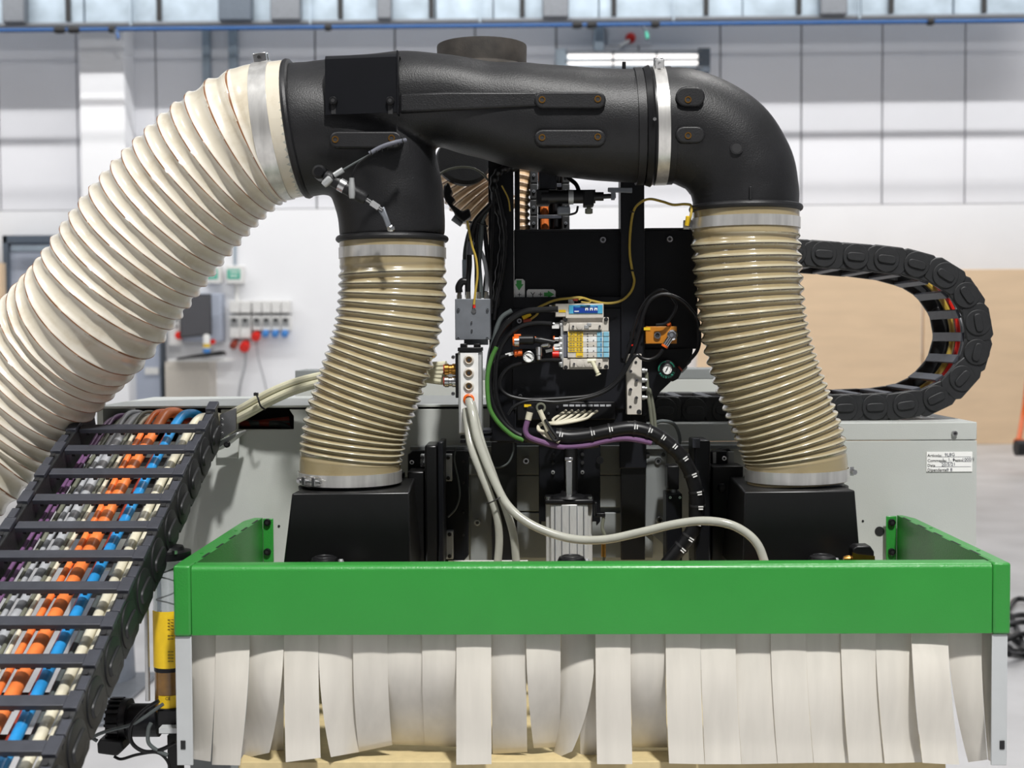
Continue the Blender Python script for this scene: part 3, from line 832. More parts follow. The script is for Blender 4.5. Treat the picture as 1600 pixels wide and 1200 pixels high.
# ------------------------------------------------------------------ black moulded duct
du = thing('suction_manifold', 'large matt black moulded duct with wye, trunk and right elbow', 'air duct', P(760, 300, YH))
def sweep_ell(pts, seg=40):     # pts: (px, py, ry_px, rdepth_m, (tx,ty)) sections in the picture plane at YH, densified
    m = MB(); sec = []
    P3 = [P(x, y, YH) for x, y, *_ in pts]
    dense = catmull(P3, 8)
    n = len(dense)
    vs = []; fs = []
    for i in range(n):
        t = i/(n-1)*(len(pts)-1); j = min(int(t), len(pts)-2); f = t - j; f = f*f*(3-2*f)
        ry = pts[j][2]*(1-f) + pts[j+1][2]*f
        rd = pts[j][3]*(1-f) + pts[j+1][3]*f
        tg = (dense[min(i+1,n-1)] - dense[max(i-1,0)]).normalized()
        u = Vector((0,-1,0)); w = tg.cross(u).normalized()
        ex = pts[j][4]*(1-f) + pts[j+1][4]*f if len(pts[j]) > 4 else 1.0
        for k in range(seg):
            a = 2*PI*k/seg; ca, sa = math.cos(a), math.sin(a)
            ca = math.copysign(abs(ca)**ex, ca); sa = math.copysign(abs(sa)**ex, sa)
            vs.append(dense[i] + u*ca*rd + w*sa*mm(ry, YH))
    for i in range(n-1):
        for k in range(seg):
            a = i*seg+k; b = i*seg+(k+1) % seg
            fs.append((a, b, b+seg, a+seg))
    fs.append(tuple(range(seg-1,-1,-1))); fs.append(tuple((n-1)*seg+k for k in range(seg)))
    return m.add(vs, fs)
m = sweep_ell([(462,205,103,.119,1),(480,203,103,.119,1),(515,205,101,.117,1),(556,222,96,.112,1),(590,255,90,.105,1),(606,300,86,.098,1),(612,340,83,.095,1),(613,372,82,.094,1)])
t_ = sweep_ell([(500,196,98,.112,1),(560,178,90,.108,1),(622,160,76,.10,.9),(690,158,69,.10,.85),(750,171,72,.10,.85),(820,182,80,.102,.85),(890,191,84,.102,.9),(950,196,86,.102,1),(1014,198,87,.1,1)])
m.add(t_.v, t_.f)
body = ob('duct_body', m, duct_black, du, angle=60)
rm = body.modifiers.new('remesh', 'REMESH'); rm.mode = 'VOXEL'; rm.voxel_size = .0045; rm.use_smooth_shade = True
sm = body.modifiers.new('smooth', 'SMOOTH'); sm.factor = .6; sm.iterations = 12
el = sweep_ell([(1036,197,88,.101,1),(1062,197,88,.101,1),(1095,208,87,.10,1),(1130,230,86,.099,1),(1155,266,84,.097,1),(1164,300,82,.095,1),(1165,326,81,.094,1)])
ob('right_elbow', el, duct_black, du, angle=60)
ob('collar_rim', MB().torus(P(466, 202, YH), ax, .118, .0075), black_pl, du)
ob('collar_rim', MB().torus(P(613, 374, YH), (0,0,1), .096, .006), black_pl, du)
ob('collar_rim', MB().torus(P(1165, 326, YH), (0,0,1), .0955, .0062), black_pl, du)
axr = (P(1040, 197, YH) - P(1000, 198.5, YH)).normalized()
ob('collar_rim', MB().ring(P(997, 198, YH), axr, .0985, .013, .0055), black_pl, du)
ob('collar_rim', MB().lathe(P(1010, 198, YH) , axr, [(-.006,.1),(-.006,.104),(.004,.108),(.008,.104),(.022,.104),(.03,.1)], 56, caps=False), rubber, du)
ob('collar_rim', MB().ring(P(1043, 197, YH), axr, .0985, .011, .006), black_pl, du)
clamp(du, P(1029, 197.5, YH), axr, .1035, .021, (0,-.35,1))
ob('rim_pin', MB().cyl(P(1023, 186, YH-.10), P(1023, 186, YH-.115), .003, 10), steel, du)
ob('top_stud', MB().cyl(P(975, 112, YH), P(975, 97, YH), .0035, 10), rubber, du)
# top spigot
c = P(753, 98, 2.47)
c.z = P(753, 104, 2.47).z
dusty = mat('dusty_rubber', (62,57,52), 0.75, var=0.3, vs=22, bump=.3)
ob('top_spigot', MB().lathe(c - Vector((0,0,.02)), (0,0,1), [(-.03,.094),(.0,.094),(.012,.092),(.018,.085),(.055,.086),(.058,.0855),(.0585,.080),(.02,.078)], 56, caps=False), dusty, du, label='dusty round open spigot on top of the duct')
ob('spigot_floor', MB().lathe(c - Vector((0,0,.03)), (0,0,1), [(0,.09),(.003,.09)], 40), rubber, du)
# rear neck linking spigot and trunk
ob('rear_neck', MB().lathe(P(753, 175, 2.36), (P(753,150,2.47)-P(753,175,2.36)), [(0,.07),(.1,.085),(.14,.092),(.17,.06)], 40), duct_black, du)
ob('rear_disc', MB().lathe(P(722, 258, 2.62), (0.25,-1,.55), [(0,.052),(.012,.056),(.02,.052)], 40), black_pl, du, label='round black disc end behind the wye')
# mounting bosses with brass inserts
def stadium(x0, x1, y0, y1, n=8):
    r = (y1-y0)/2; cy = (y0+y1)/2; p = []
    for k in range(n+1):
        a = PI/2 + PI*k/n; p.append((x0 + r + r*math.cos(a), cy - r*math.sin(a)))
    for k in range(n+1):
        a = -PI/2 + PI*k/n; p.append((x1 - r + r*math.cos(a), cy - r*math.sin(a)))
    return p
for (x0, x1, y0, y1, ins, yf) in ((514,628,205,231,((524,218),(612,216)), 2.196), (835,947,202,228,((847,215),(934,214)), 2.209), (835,947,143,169,((847,156),(934,155)), 2.209),
                                  (1056,1102,197,223,((1075,212),), 2.213), (1056,1102,135,166,((1075,156),), 2.213)):
    yb = yf + .03 + .0002*ins[0][0]/100
    b = ob('mounting_boss', MB().prism(stadium(x0, x1, y0, y1), yf, yb + .02), black_pl, du, bevel=.003)
    for (x, y) in ins:
        ob('brass_insert', MB().lathe(P(x, y, yf + .001), (0,-1,0), [(0,.0058),(.0022,.0058),(.0022,.0038),(.0,.0038)], 20, caps=False), bronze, b)
        ob('insert_hole', MB().lathe(P(x, y, yf + .0005), (0,-1,0), [(0,.0038),(.0008,.0038)], 16), ink, b)
ob('boss_skirt', MB().prism([(1062,160),(1100,160),(1094,188),(1084,196),(1056,197)], 2.222, 2.25), black_pl, du, bevel=.004)
ob('trunk_ledge', MB().prism([(624,146),(700,143),(840,143),(840,166),(700,172),(624,176)], 2.214, 2.25), duct_black, du, bevel=.004)
ob('elbow_hole', MB().lathe(P(1151, 231, 2.2215), (0,-1,0), [(0,.0105),(.0022,.0115),(.0022,.0085),(0,.0085)], 24, caps=False), black_pl, du)
ob('elbow_hole_floor', MB().lathe(P(1151, 231, 2.2215), (0,-1,0), [(0,.0085),(.0018,.0085)], 20), ink, du)
ob('elbow_rib', MB().bpx(1171, 291, 1175, 312, 2.222, 2.24), black_pl, du, bevel=.001)
# black cover plate
cp = thing('bracket_plate', 'black folded steel plate bolted over the left of the duct', 'bracket', P(565, 180, 2.2))
m = MB(); 
prf = [(2.192, P(565,179,2.192).z), (2.192, P(565,92,2.192).z), (2.198, P(565,86,2.192).z), (2.21, P(565,83.5,2.192).z), (2.36, P(565,83.5,2.192).z+.004)]
xa = P(508, 130, 2.192).x; xb = P(622, 130, 2.192).x
for i, (y, z) in enumerate(prf):
    n_ = (0, -1) if i < 2 else ((-.7, .7) if i == 2 else (0, 1))
vs = []; th = .003
outer = prf; inner = [(2.195, prf[0][1]), (2.195, prf[1][1]), (2.2, prf[2][1]-.002), (2.21, prf[3][1]-.003), (2.36, prf[4][1]-.003)]
poly = outer + inner[::-1]
n = len(poly)
m.add([Vector((xa, y, z)) for y, z in poly] + [Vector((xb, y, z + .0035)) for y, z in poly],
      [tuple(range(n)), tuple(range(2*n-1, n-1, -1))] + [(i, i+n, (i+1) % n + n, (i+1) % n) for i in range(n)])
bm_fix(m)
ob('plate', m, paint_black, cp, angle=40)
ob('plate_edge', MB().bpx(619.5, 79, 622.5, 178, 2.189, 2.21), paint_black, cp, bevel=.001)
for x in (521, 610):
    b = bolt('plate_screw', x, 158, 2.190, 6.5, rubber, cp)
    ob('plate_slot', MB().bpx(x-3.5, 163, x+3.5, 178, 2.1905, 2.1925), ink, cp)

# ------------------------------------------------------------------ cable chain on the left (open crossbars facing the camera)
XR = -0.620; XLc = -0.838
nodes_px = [(322,644),(310,664),(292,697),(275,733),(257,772),(240,812),(216,858),(190,908),(165,967),(137,1029),(107,1091),(74,1166)]
nd = []
for x, y in nodes_px:
    p = PX(x, y, XR); nd.append(Vector((0, p.y, p.z)))
for it in range(3):                                   # smooth the hand-measured joints
    q = [v.copy() for v in nd]
    for i in range(1, len(nd)-1): q[i] = nd[i]*.5 + (nd[i-1] + nd[i+1])*.25
    nd = q
for k in range(2): nd.append(nd[-1] + (nd[-1]-nd[-2])*1.0)
nd = nd[1:]
nd_d = catmull(nd, 10)
nd, LL = resample(nd_d, len(nd))
nd = [nd[0]*2 - nd[1]] + nd
ch = thing('cable_chain', 'black ladder-like cable chain climbing from lower left to the beam', 'cable chain', (XR-.1, nd[-2].y, nd[-2].z - .1))
EX = Vector((1,0,0))
def frame_at(i):
    t = (nd[min(i+1, len(nd)-1)] - nd[max(i-1, 0)]).normalized()
    n = t.cross(EX)
    if n.z < 0: n = -n
    return t, n
for i in range(len(nd)):
    t, n = frame_at(i)
    c = nd[i]
    cc = Vector(((XR+XLc)/2, c.y, c.z))
    if i: ob('crossbar', MB().obox(cc, EX, t, n, (XR-XLc)/2 - .001, .0105, .0045), chain_bar, ch, bevel=.0012)
    if i: ob('rear_crossbar', MB().obox(cc - n*.07, EX, t, n, (XR-XLc)/2 - .001, .010, .004), chain_black, ch)
    sep = MB()
    for k in range(9):
        x = XLc + .014 + k*.0215
        sep.obox(Vector((x, c.y, c.z)) - n*.008, EX, t, n, .003, .005, .003)
    if i: ob('separator_comb', sep, chain_black, ch)
    if i == len(nd)-1: break
    tt = (nd[i+1]-nd[i]); Lk = tt.length; tt.normalize(); nn = tt.cross(EX); nn = nn if nn.z > 0 else -nn
    mid = (nd[i]+nd[i+1])/2
    for (xs_, sg) in ((XR + .001, 1), (XLc - .001, -1)):
        x = xs_ + sg*.010
        cc = Vector((x, mid.y, mid.z)) - nn*.036
        prof = [(-.52,.045),(-.42,.040),(.40,.040),(.54,.030),(.54,-.026),(.42,-.038),(-.40,-.040),(-.52,-.030)]
        m = MB(); vs = []
        for hx in (-.009, .009):
            vs += [cc + EX*hx + tt*(a*Lk) + nn*b_ for a, b_ in prof]
        k_ = len(prof)
        m.add(vs, [tuple(range(k_)), tuple(range(2*k_-1, k_-1, -1))] + [(q, (q+1) % k_ , (q+1) % k_ + k_, q + k_) for q in range(k_)])
        bm_fix(m)
        lk = ob('side_link', m, chain_black, ch, bevel=.002)
        # hub disc, raised oval grip and top blocks with notch
        co = cc + EX*sg*.009
        d = MB().lathe(co + tt*Lk*.02, EX*sg, [(0,.0355),(.0018,.0355),(.0026,.034)], 28)
        ob('hub_disc', d, chain_black, lk)
        d = MB()
        pr = [(math.cos(2*PI*q/20), math.sin(2*PI*q/20)) for q in range(20)]
        vs = []
        for h, sc in ((.002, 1), (.0062, .93)):
            for (a, b_) in pr:
                a2 = math.copysign(abs(a)**.45, a)*Lk*.33*sc; b2 = math.copysign(abs(b_)**.7, b_)*.0125*sc
                vs.append(co + EX*sg*h + tt*a2 + nn*b2)
        d.add(vs, [tuple(range(19,-1,-1)), tuple(range(20,40))] + [(q, (q+1) % 20, (q+1) % 20+20, q+20) for q in range(20)])
        bm_fix(d)
        ob('oval_grip', d, chain_black, lk, bevel=.001)
        e = MB()
        e.obox(Vector((x, nd[i].y, nd[i].z)) + nn*.006 + tt*.004, EX, tt, nn, .0095, .017, .004)
        e.obox(Vector((x + sg*.003, mid.y, mid.z)) + nn*.0055 + tt*.012, EX, tt, nn, .0065, .014, .003)
        ob('latch_block', e, chain_bar, lk, bevel=.001)
        ob('latch_notch', MB().obox(Vector((x, mid.y, mid.z)) + nn*.0092 - tt*.008, EX, tt, nn, .004, .005, .0004), ink, lk)
# end bracket at the top of the chain
eb = thing('chain_end_bracket', 'bright zinc bracket where the left cable chain meets the beam', 'bracket', P(358, 692, 2.5))
ob('bracket_plate', MB().prism([(343,648),(369,637),(369,672),(344,689)], 2.44, 2.446), steel, eb, bevel=.001)
ob('bracket_foot', MB().prism([(338,696),(346,690),(371,674),(374,678),(372,716),(338,716)], 2.548, 2.556), grey_m, eb, bevel=.002)
ob('bracket_arm', MB().prism([(330,700),(334,694),(371,675),(374,678),(350,697),(334,707)], 2.45, 2.52), alum_m, eb, bevel=.002)
bolt('bracket_screw', 355, 694.5, 2.448, 5, rubber, eb)
for x, y in ((347,655),(347,664),(347,677)): bolt('bracket_rivet', x, y, 2.439, 1.8, steel, eb)
# cables in the left chain: (x px at Y 2.1, radius, material, description, depth)
def chain_cable(xpx, r, mt, lab, dep, wig=.0):
    X = (xpx - 829)/2000*2.10
    pts = []
    for i in range(len(nd)):
        t, n = frame_at(i)
        w_ = wig*math.sin(i*.7 + xpx)
        pts.append(Vector((X + w_, nd[i].y, nd[i].z)) - n*(dep + .0015*math.sin(i*.6 + xpx*.7)))
    # over the top: bend down into the beam
    top = pts[0]
    rz = .004*math.sin(xpx*2.1); pre = [top + Vector((.03, .16, -.01 + rz)), top + Vector((.018, .10, .016 + rz)), top + Vector((.006, .045, .020 + rz))]
    ob('cable', MB().tube(pre + pts, r, 12), mt, label=lab, cat='cable', group='cables laid in the left chain')
for a in ((38,.0035,purple_cb,'purple thin cable at far left of the open chain',.040),
          (48,.0035,purple_cb,'purple thin cable, second from left in the open chain',.040),
          (59,.004,olive_cb,'olive grey thin cable right of the two purple ones',.042),
          (70,.0045,grey_cb,'light grey cable between the olive cable and thick grey one',.038),
          (86,.0085,grey_cb,'thickest light grey cable in the left chain',.040),
          (99,.0035,olive_cb,'thin olive cable just right of the thickest grey cable',.036),
          (107,.0038,cream_cb,'thin off-white cable left of the slim orange cable',.038),
          (124,.0055,orange_cb,'slimmer orange cable, left of the thick orange one',.036),
          (141,.0105,orange_cb,'thickest orange cable in the left chain',.040),
          (159,.0065,red_cb,'red-brown cable between thick orange and blue',.056),
          (176,.0085,blue_cb,'bright blue cable in the left chain',.034),
          (188,.0050,dgrey_cb,'dark grey cable right of the blue one',.054),
          (203,.0080,cream_cb,'thick cream cable, left of the pair at right side',.042),
          (221,.0080,cream_cb,'thick cream cable, right of the pair at right side',.042),
          (130,.0050,red_cb,'dark red cable lying under the two orange cables',.062),
          (78,.0045,dgrey_cb,'dark grey cable lying under the thickest grey one',.060)):
    chain_cable(*a, wig=.0015)

# ------------------------------------------------------------------ cable chain on the right (loop above the beam)
YC = 2.62
rn = [(1193,392),(1240,394),(1287,397),(1337,401),(1385,405),(1432,413),(1477,430),(1510,461),(1528,504),(1526,550),(1503,591),(1462,622),(1415,633),(1367,636),(1320,637),(1273,638),(1226,639),(1179,640),(1132,641),(1085,641),(1038,641),(1000,641)]
rc_ = thing('cable_chain', 'black cable chain looping sideways above right end of the beam', 'cable chain', P(1300, 656, YC + .1))
R3 = [P(x, y, YC) for x, y in rn]
EY = Vector((0,1,0))
INC = P(1420, 520, YC)
for i, c in enumerate(R3):
    t = (R3[min(i+1, len(R3)-1)] - R3[max(i-1, 0)]).normalized()
    n = EY.cross(t).normalized()      # towards the inside or outside
    pl_ = ((R3[min(i+1, len(R3)-1)] - c).length + (c - R3[max(i-1,0)]).length)/2 if 0 < i < len(R3)-1 else .06
    for Yo, sg in ((0, -1), (.205, 1)):
        m = MB(); vs = []
        prof = [(-.66,.014),(-.56,.026),(-.30,.0285),(.52,.0285),(.66,.018),(.66,-.018),(.50,-.0275),(-.40,-.0275),(-.60,-.020),(-.66,-.012)]
        off = (.0015 if i % 2 else 0)
        for hy in (Yo + off, Yo + .012 + off):
            vs += [c + EY*hy + t*(a*pl_) + n*b_ for a, b_ in prof]
        k_ = 10
        m.add(vs, [tuple(range(k_)), tuple(range(2*k_-1, k_-1, -1))] + [(q, (q+1) % k_, (q+1) % k_+k_, q+k_) for q in range(k_)])
        bm_fix(m)
        lk = ob('side_link', m, chain_black, rc_, bevel=.0025)
        if sg < 0:
            co = c - EY*.0002
            ob('hub_disc', MB().lathe(co, -EY, [(0,.0262),(.002,.0262),(.003,.025)], 28), chain_black, lk)
            d = MB(); vs = []
            for h, sc in ((.002, 1), (.0066, .92)):
                for q in range(20):
                    a = math.cos(2*PI*q/20); b_ = math.sin(2*PI*q/20)
                    vs.append(co - EY*h + t*math.copysign(abs(a)**.5, a)*.0195*sc + n*math.copysign(abs(b_)**.7, b_)*.0088*sc)
            d.add(vs, [tuple(range(19,-1,-1)), tuple(range(20,40))] + [(q, (q+1) % 20, (q+1) % 20+20, q+20) for q in range(20)])
            bm_fix(d)
            ob('oval_grip', d, chain_black, lk, bevel=.001)
    if i < len(R3)-1:
        c2 = (c + R3[i+1])/2; t2 = (R3[i+1]-c).normalized(); n2 = EY.cross(t2).normalized()
        for sgn in (1, -1):
            ob('crossbar', MB().obox(c2 + EY*.108 + n2*.025*sgn, EY, t2, n2, .094, .0095 if sgn*n2.dot(INC - c2) > 0 else .016, .003), chain_bar, rc_, bevel=.001)
for (dy, r, mt, lab, off) in ((.165,.0060,yg_cb,'gold-brown cable inside the right chain loop',.0), (.135,.006,red_pl,'red cable inside the right chain loop',-.004), (.185,.006,rubber,'black cable inside the right chain loop, beside the red one',.002),
                         (.108,.003,grey_cb,'thin grey cable inside the right chain loop, between the red and other thin one',-.004), (.09,.003,grey_cb,'thin grey cable inside the right chain loop, nearest its front links',.004), (.06,.006,dgrey_cb,'dark grey cable inside the right chain loop by the front links',-.002)):
    pts = []
    for i, c in enumerate(R3):
        t = (R3[min(i+1, len(R3)-1)] - R3[max(i-1, 0)]).normalized(); n = EY.cross(t).normalized()
        pts.append(c + EY*dy + n*off)
    ob('cable', MB().tube(pts, r, 8), mt, label=lab, cat='cable', group='cables inside the right chain loop')

# ------------------------------------------------------------------ black frame behind the ducts
fm = thing('head_frame', 'black painted steel frame with posts and plates behind the duct', 'machine frame', P(890, 890, 2.47))
def fp(name, x0, y0, x1, y1, Y0, Y1, m_=None, bev=.0015, lab=None):
    return ob(name, MB().bpx(x0, y0, x1, y1, Y0, Y1), m_ or paint_black, fm, bevel=bev, label=lab)
fp('post', 764, 246, 803, 690, 2.45, 2.50)
fp('post', 970, 262, 1007, 560, 2.44, 2.50, paint_black2)
fp('post', 804, 262, 812, 360, 2.46, 2.50)
fp('upper_plate', 803.5, 360, 969.5, 472, 2.47, 2.478)
fp('upper_plate', 1007.5, 360, 1090, 545, 2.47, 2.478)
fp('plate_lip', 803.5, 358, 969.5, 361, 2.462, 2.480, paint_black2)
fp('plate_lip', 1007.5, 356, 1085, 359, 2.462, 2.480, paint_black2)
fp('lower_plate', 776, 464, 985, 692, 2.452, 2.460, paint_black2)
fp('lower_panel', 800, 482, 978, 640, 2.446, 2.4515, paint_black2)
ob('gusset', MB().prism([(1003,545),(1083,545),(1080,566),(1032,612),(1007,650),(1003,650)], 2.46, 2.468), paint_black, fm, bevel=.0015)
ob('gusset_tab', MB().prism([(1058,553),(1073,553),(1074,575),(1066,583),(1059,580)], 2.472, 2.476), alum_m, fm)
fp('leg_plate', 768, 690, 808, 880, 2.50, 2.51, deep_black)
fp('leg_plate', 970, 690, 1008, 876, 2.50, 2.512, deep_black)
fp('leg_plate', 968, 640, 1010, 732, 2.490, 2.4985, paint_black2)
fp('terminal_bar', 808, 628, 962, 656, 2.440, 2.4455, rubber)
for x, y, r in ((942,375,5.5),(1046,374,5.5)):
    bolt('button_screw', x, y, 2.469 if x > 1000 else 2.469, r, chrome, fm)
for x, y, r in ((871,635.5,2),(857,646,2),(813,619,4)):
    bolt('small_screw', x, y, 2.4395 if y > 625 else 2.445, r, chrome, fm)
# direction signs
for (x0, y0, x1, y1, pts, tx, lab) in ((804,436,820,466, [(807,438),(815,438),(815,444),(818,444),(811,454),(805,444),(807,444)], (('+', 811.5, 461, 9),), 'upright white sign plate with green arrow down and plus'),
                                       (823,452,868,466, [(850,457),(856,457),(856,454),(866,460),(856,466),(856,463),(850,463)], (('Y', 832.5, 461.5, 9),('+', 844.5, 460.5, 9)), 'flat white sign plate reading Y plus with green arrow right')):
    t = thing('direction_sign', lab, 'sign', P((x0+x1)/2, y1, 2.46))
    ob('sign_plate', MB().prism([(x0,y1),(x0,y0+3),(x0+2,y0),(x1-3,y0),(x1,y0+3),(x1,y1)], 2.4605, 2.4625), white_pl, t)
    ob('arrow', MB().prism(pts, 2.4600, 2.4606), green_lb, t)
    for (s_, x, y, z) in tx: text('letter', s_, x, y, 2.4602, z, ink, t)
# guides left and right
gl = thing('linear_guide', 'black vertical slide guide right of the left cowl', 'linear guide', P(690, 885, 2.45))
ob('guide_plate', MB().prism([(637,710),(644,704),(732,704),(732,868),(720,882),(637,882)], 2.50, 2.52), paint_black, gl, bevel=.002)
ob('guide_rail', MB().bpx(664, 695, 684, 884, 2.40, 2.49), deep_black, gl, bevel=.004)
ob('guide_cover', MB().bpx(684.5, 690, 693, 884, 2.395, 2.49), paint_black, gl, bevel=.002)
ob('guide_slab', MB().bpx(637, 736, 664, 884, 2.42, 2.49), deep_black, gl, bevel=.003)
ob('guide_strut', MB().bpx(623, 738, 632, 884, 2.42, 2.44), paint_black, gl, bevel=.002)
for (x0, y0, x1, y1) in ((657,710,663,730),(695,710,706,752),(697,830,708,874)):
    b = ob('steel_block', MB().bpx(x0, y0, x1, y1, 2.478, 2.4995), alum_m, gl, bevel=.001)
    for yy in (y0+5, y1-5): bolt('block_screw', (x0+x1)/2, yy, 2.4775, 3, ink, b)
bolt('guide_screw', 644, 722, 2.499, 4, chrome, gl)
for y in (721, 754, 800, 836): bolt('guide_hole', 724, y, 2.499, 2, ink, gl)
gr = thing('linear_guide', 'black vertical slide guide left of the right cowl', 'linear guide', P(1110, 885, 2.45))
ob('guide_plate', MB().prism([(1078,712),(1139,700),(1147,710),(1150,882),(1078,882)], 2.50, 2.52), paint_black, gr, bevel=.002)
ob('guide_rail', MB().bpx(1085, 688, 1110, 884, 2.40, 2.49), paint_black, gr, bevel=.003)
ob('guide_cap', MB().bpx(1082, 685, 1094, 700, 2.395, 2.399), chain_bar, gr, bevel=.001)
ob('guide_slab', MB().bpx(1112, 728, 1162, 884, 2.43, 2.49), deep_black, gr, bevel=.003)
b = ob('steel_block', MB().bpx(1113, 705, 1137, 727, 2.478, 2.4995), paint_black2, gr, bevel=.002)
ob('block_tab', MB().bpx(1114, 707, 1119, 724, 2.474, 2.4775), alum_m, b)
bolt('guide_screw', 1131, 716, 2.476, 4, chrome, gr)
bolt('guide_screw', 1128, 762, 2.428, 7, rubber, gr)
ob('guide_tab', MB().bpx(1138, 706, 1147, 726, 2.49, 2.4985), alum_m, gr)
for x0 in (1041,):
    fpv = thing('valve_column', 'black pneumatic valve column with two pale screws left of right guide', 'valve', P(1052, 885, 2.44))
    ob('valve_head', MB().bpx(1043, 728, 1061, 765, 2.43, 2.48), rubber, fpv, bevel=.002)
    ob('valve_base', MB().bpx(1041, 771, 1066, 884, 2.42, 2.48), paint_black, fpv, bevel=.002)
    ob('gold_fitting', MB().lathe(P(1053, 769, 2.44), (0,0,1), [(0,.006),(.008,.006),(.008,.009),(.018,.009),(.018,.006)], 12), alum_m, fpv)
    for x in (1047, 1062): bolt('valve_screw', x, 777, 2.419, 2.3, chrome, fpv)
# cylinder with bracket
cy = thing('pneumatic_cylinder', 'ribbed aluminium air cylinder with rod behind the green hood', 'air cylinder', P(889, 900, 2.36))
m = MB(); prof = []
cc = P(889, 830, 2.37); R0 = mm(36, 2.37)
pro = [(-1,-.35),(-.82,-.42),(-.8,-.7),(-.35,-.72),(-.33,-.78),(.33,-.78),(.35,-.72),(.8,-.7),(.82,-.42),(1,-.35),(1,1),(-1,1)]
za = P(889, 905, 2.37).z; zb = P(889, 785, 2.37).z
vs = [Vector((cc.x + a*R0, cc.y + b_*R0, z)) for z in (za, zb) for a, b_ in pro]
k_ = len(pro); m.add(vs, [tuple(range(k_)), tuple(range(2*k_-1, k_-1, -1))] + [(q, (q+1) % k_, (q+1) % k_+k_, q+k_) for q in range(k_)]); bm_fix(m)
ob('cylinder_body', m, alum, cy, bevel=.001)
for dx in (-.33, .0, .33, -.62, .62):
    ob('body_groove', MB().box(cc.x + dx*R0 - .0007, cc.x + dx*R0 + .0007, cc.y - .80*R0, cc.y - .70*R0, za, zb - .002), galv_dark, cy)
ob('end_cap', MB().box(cc.x - R0*1.05, cc.x + R0*1.05, cc.y - R0*.8, cc.y + R0, zb, zb + .010), rubber, cy, bevel=.003)
ob('cap_dome', MB().lathe((cc.x, cc.y - .004, zb + .010), (0,0,1), [(0,.033),(.004,.030),(.007,.016),(.012,.014)], 28), rubber, cy)
for dx in (-.92, .92): ob('cap_screw', MB().lathe((cc.x + dx*R0, cc.y - R0*.6, zb + .008), (0,0,1), [(0,.005),(.006,.005)], 10), steel, cy)
rodz = P(889, 718, 2.37).z
ob('rod_sleeve', MB().lathe((cc.x+.004, cc.y + .004, zb + .015), (0,0,1), [(0,.013),(.085,.013)], 20), deep_black, cy)
ob('piston_rod', MB().box(cc.x - .0065, cc.x + .0065, cc.y - .022, cc.y - .010, zb + .01, rodz), steel, cy, bevel=.002)
ob('rod_tip', MB().box(cc.x - .0075, cc.x + .0075, cc.y - .023, cc.y - .009, rodz, rodz + .006), chrome, cy, bevel=.001)
bk = thing('cylinder_bracket', 'black steel bracket plate behind the cylinder rod', 'bracket', P(889, 822, 2.47))
ob('bracket_plate', MB().prism([(842,690),(938,690),(938,815),(932,822),(932,815),(846,815),(846,822),(842,822)], 2.452, 2.47), paint_black, bk, bevel=.0015)
for x, y, mt in ((864,738,alum_m),(910,738,alum_m),(864,710,ink),(910,710,ink),(864,723,ink),(910,723,ink)): bolt('bracket_screw', x, y, 2.451, 3, mt, bk)
ob('bracket_knob', MB().lathe(P(937, 719, 2.45), (0,-1,0), [(0,.007),(.006,.007)], 16), rubber, bk)
ob('base_plate', MB().bpx(851, 757, 925, 800, 2.49, 2.50), grey2_m, bk)
for x in (864, 911): ob('plate_hole', MB().lathe(P(x, 765, 2.4895), (0,-1,0), [(0,.0042),(.001,.0042)], 14), ink, bk)
ss = thing('cylinder_sensor', 'black elbow sensor with metal tip right of the air cylinder', 'sensor', P(938, 880, 2.34))
ob('sensor_arm', MB().bpx(929, 785, 933, 808, 2.33, 2.35).bpx(930, 802, 946, 808, 2.33, 2.35), rubber, ss, bevel=.001)
ob('sensor_hose', MB().tube([P(943, 808, 2.335), P(941, 825, 2.335), P(945, 838, 2.335), P(944, 858, 2.335), P(944, 880, 2.335)], .0032, 8), olive_cb, ss)
ob('sensor_tip', MB().cyl(P(943, 870, 2.33), P(943, 850, 2.33), .0045, 12), bronze, ss)
# valve heads peeping over the hood
def valve_head(x, y, lab, fit):
    t = thing('round_valve', lab, 'valve', P(x, y + 25, 2.14))
    c = P(x, y + 8, 2.14)
    ob('valve_dome', MB().lathe(c - Vector((0,0,.03)), (0,0,1), [(0,.024),(.026,.024),(.033,.021),(.0345,.017),(.034,.0)], 26, caps=False), rubber, t)
    ob('dome_ring', MB().torus(c + Vector((0,0,.0045)), (0,0,1), .015, .0012, 24, 6), black_pl, t)
    for (dx, dy) in ((-.026,-.016),(-.010+.024,-.022),(.026,.012)):
        ob('hex_bolt', MB().lathe(c + Vector((dx, dy, -.03)), (0,0,1), [(0,.0052),(.024,.0052),(.028,.0035)], 10), alum_m, t, angle=50)
    if fit:
        ob('side_fitting', MB().lathe(c + Vector((.028,-.008,-.016)), (1,0,0), [(0,.006),(.012,.006),(.012,.0085),(.026,.0085),(.027,.007)], 16), alum_m if fit == 1 else steel, t)
    return t
valve_head(507, 866, 'black round valve cap on green hood rim, before left cowl', 1)
valve_head(893, 865, 'black round valve cap standing in front of the air cylinder', 2)
valve_head(1285, 864, 'black round valve cap with copper fitting, before right cowl', 2)
pc = thing('plug_connector', 'black ribbed cable connector with brass base right of right valve cap', 'connector', P(1352, 882, 2.14))
ob('connector_body', MB().prism([(1333,858),(1339,853),(1360,853),(1366,862),(1366,880),(1333,880)], 2.12, 2.15), rubber, pc, bevel=.002)
ob('connector_base', MB().prism([(1332,863),(1340,866),(1367,869),(1367,890),(1332,890)], 2.117, 2.1195), bronze, pc)
ob('connector_nut', MB().lathe(P(1318, 874, 2.13), (1,0,0), [(0,.005),(.006,.007),(.012,.007),(.02,.005)], 14), bronze, pc)
tl = thing('steel_rule', 'white steel rule lying behind the hood under the clear tubes', 'ruler', P(765, 880, 2.5))
ob('rule_strip', MB().bpx(700, 876, 825, 890, 2.49, 2.495), white_pr, tl)
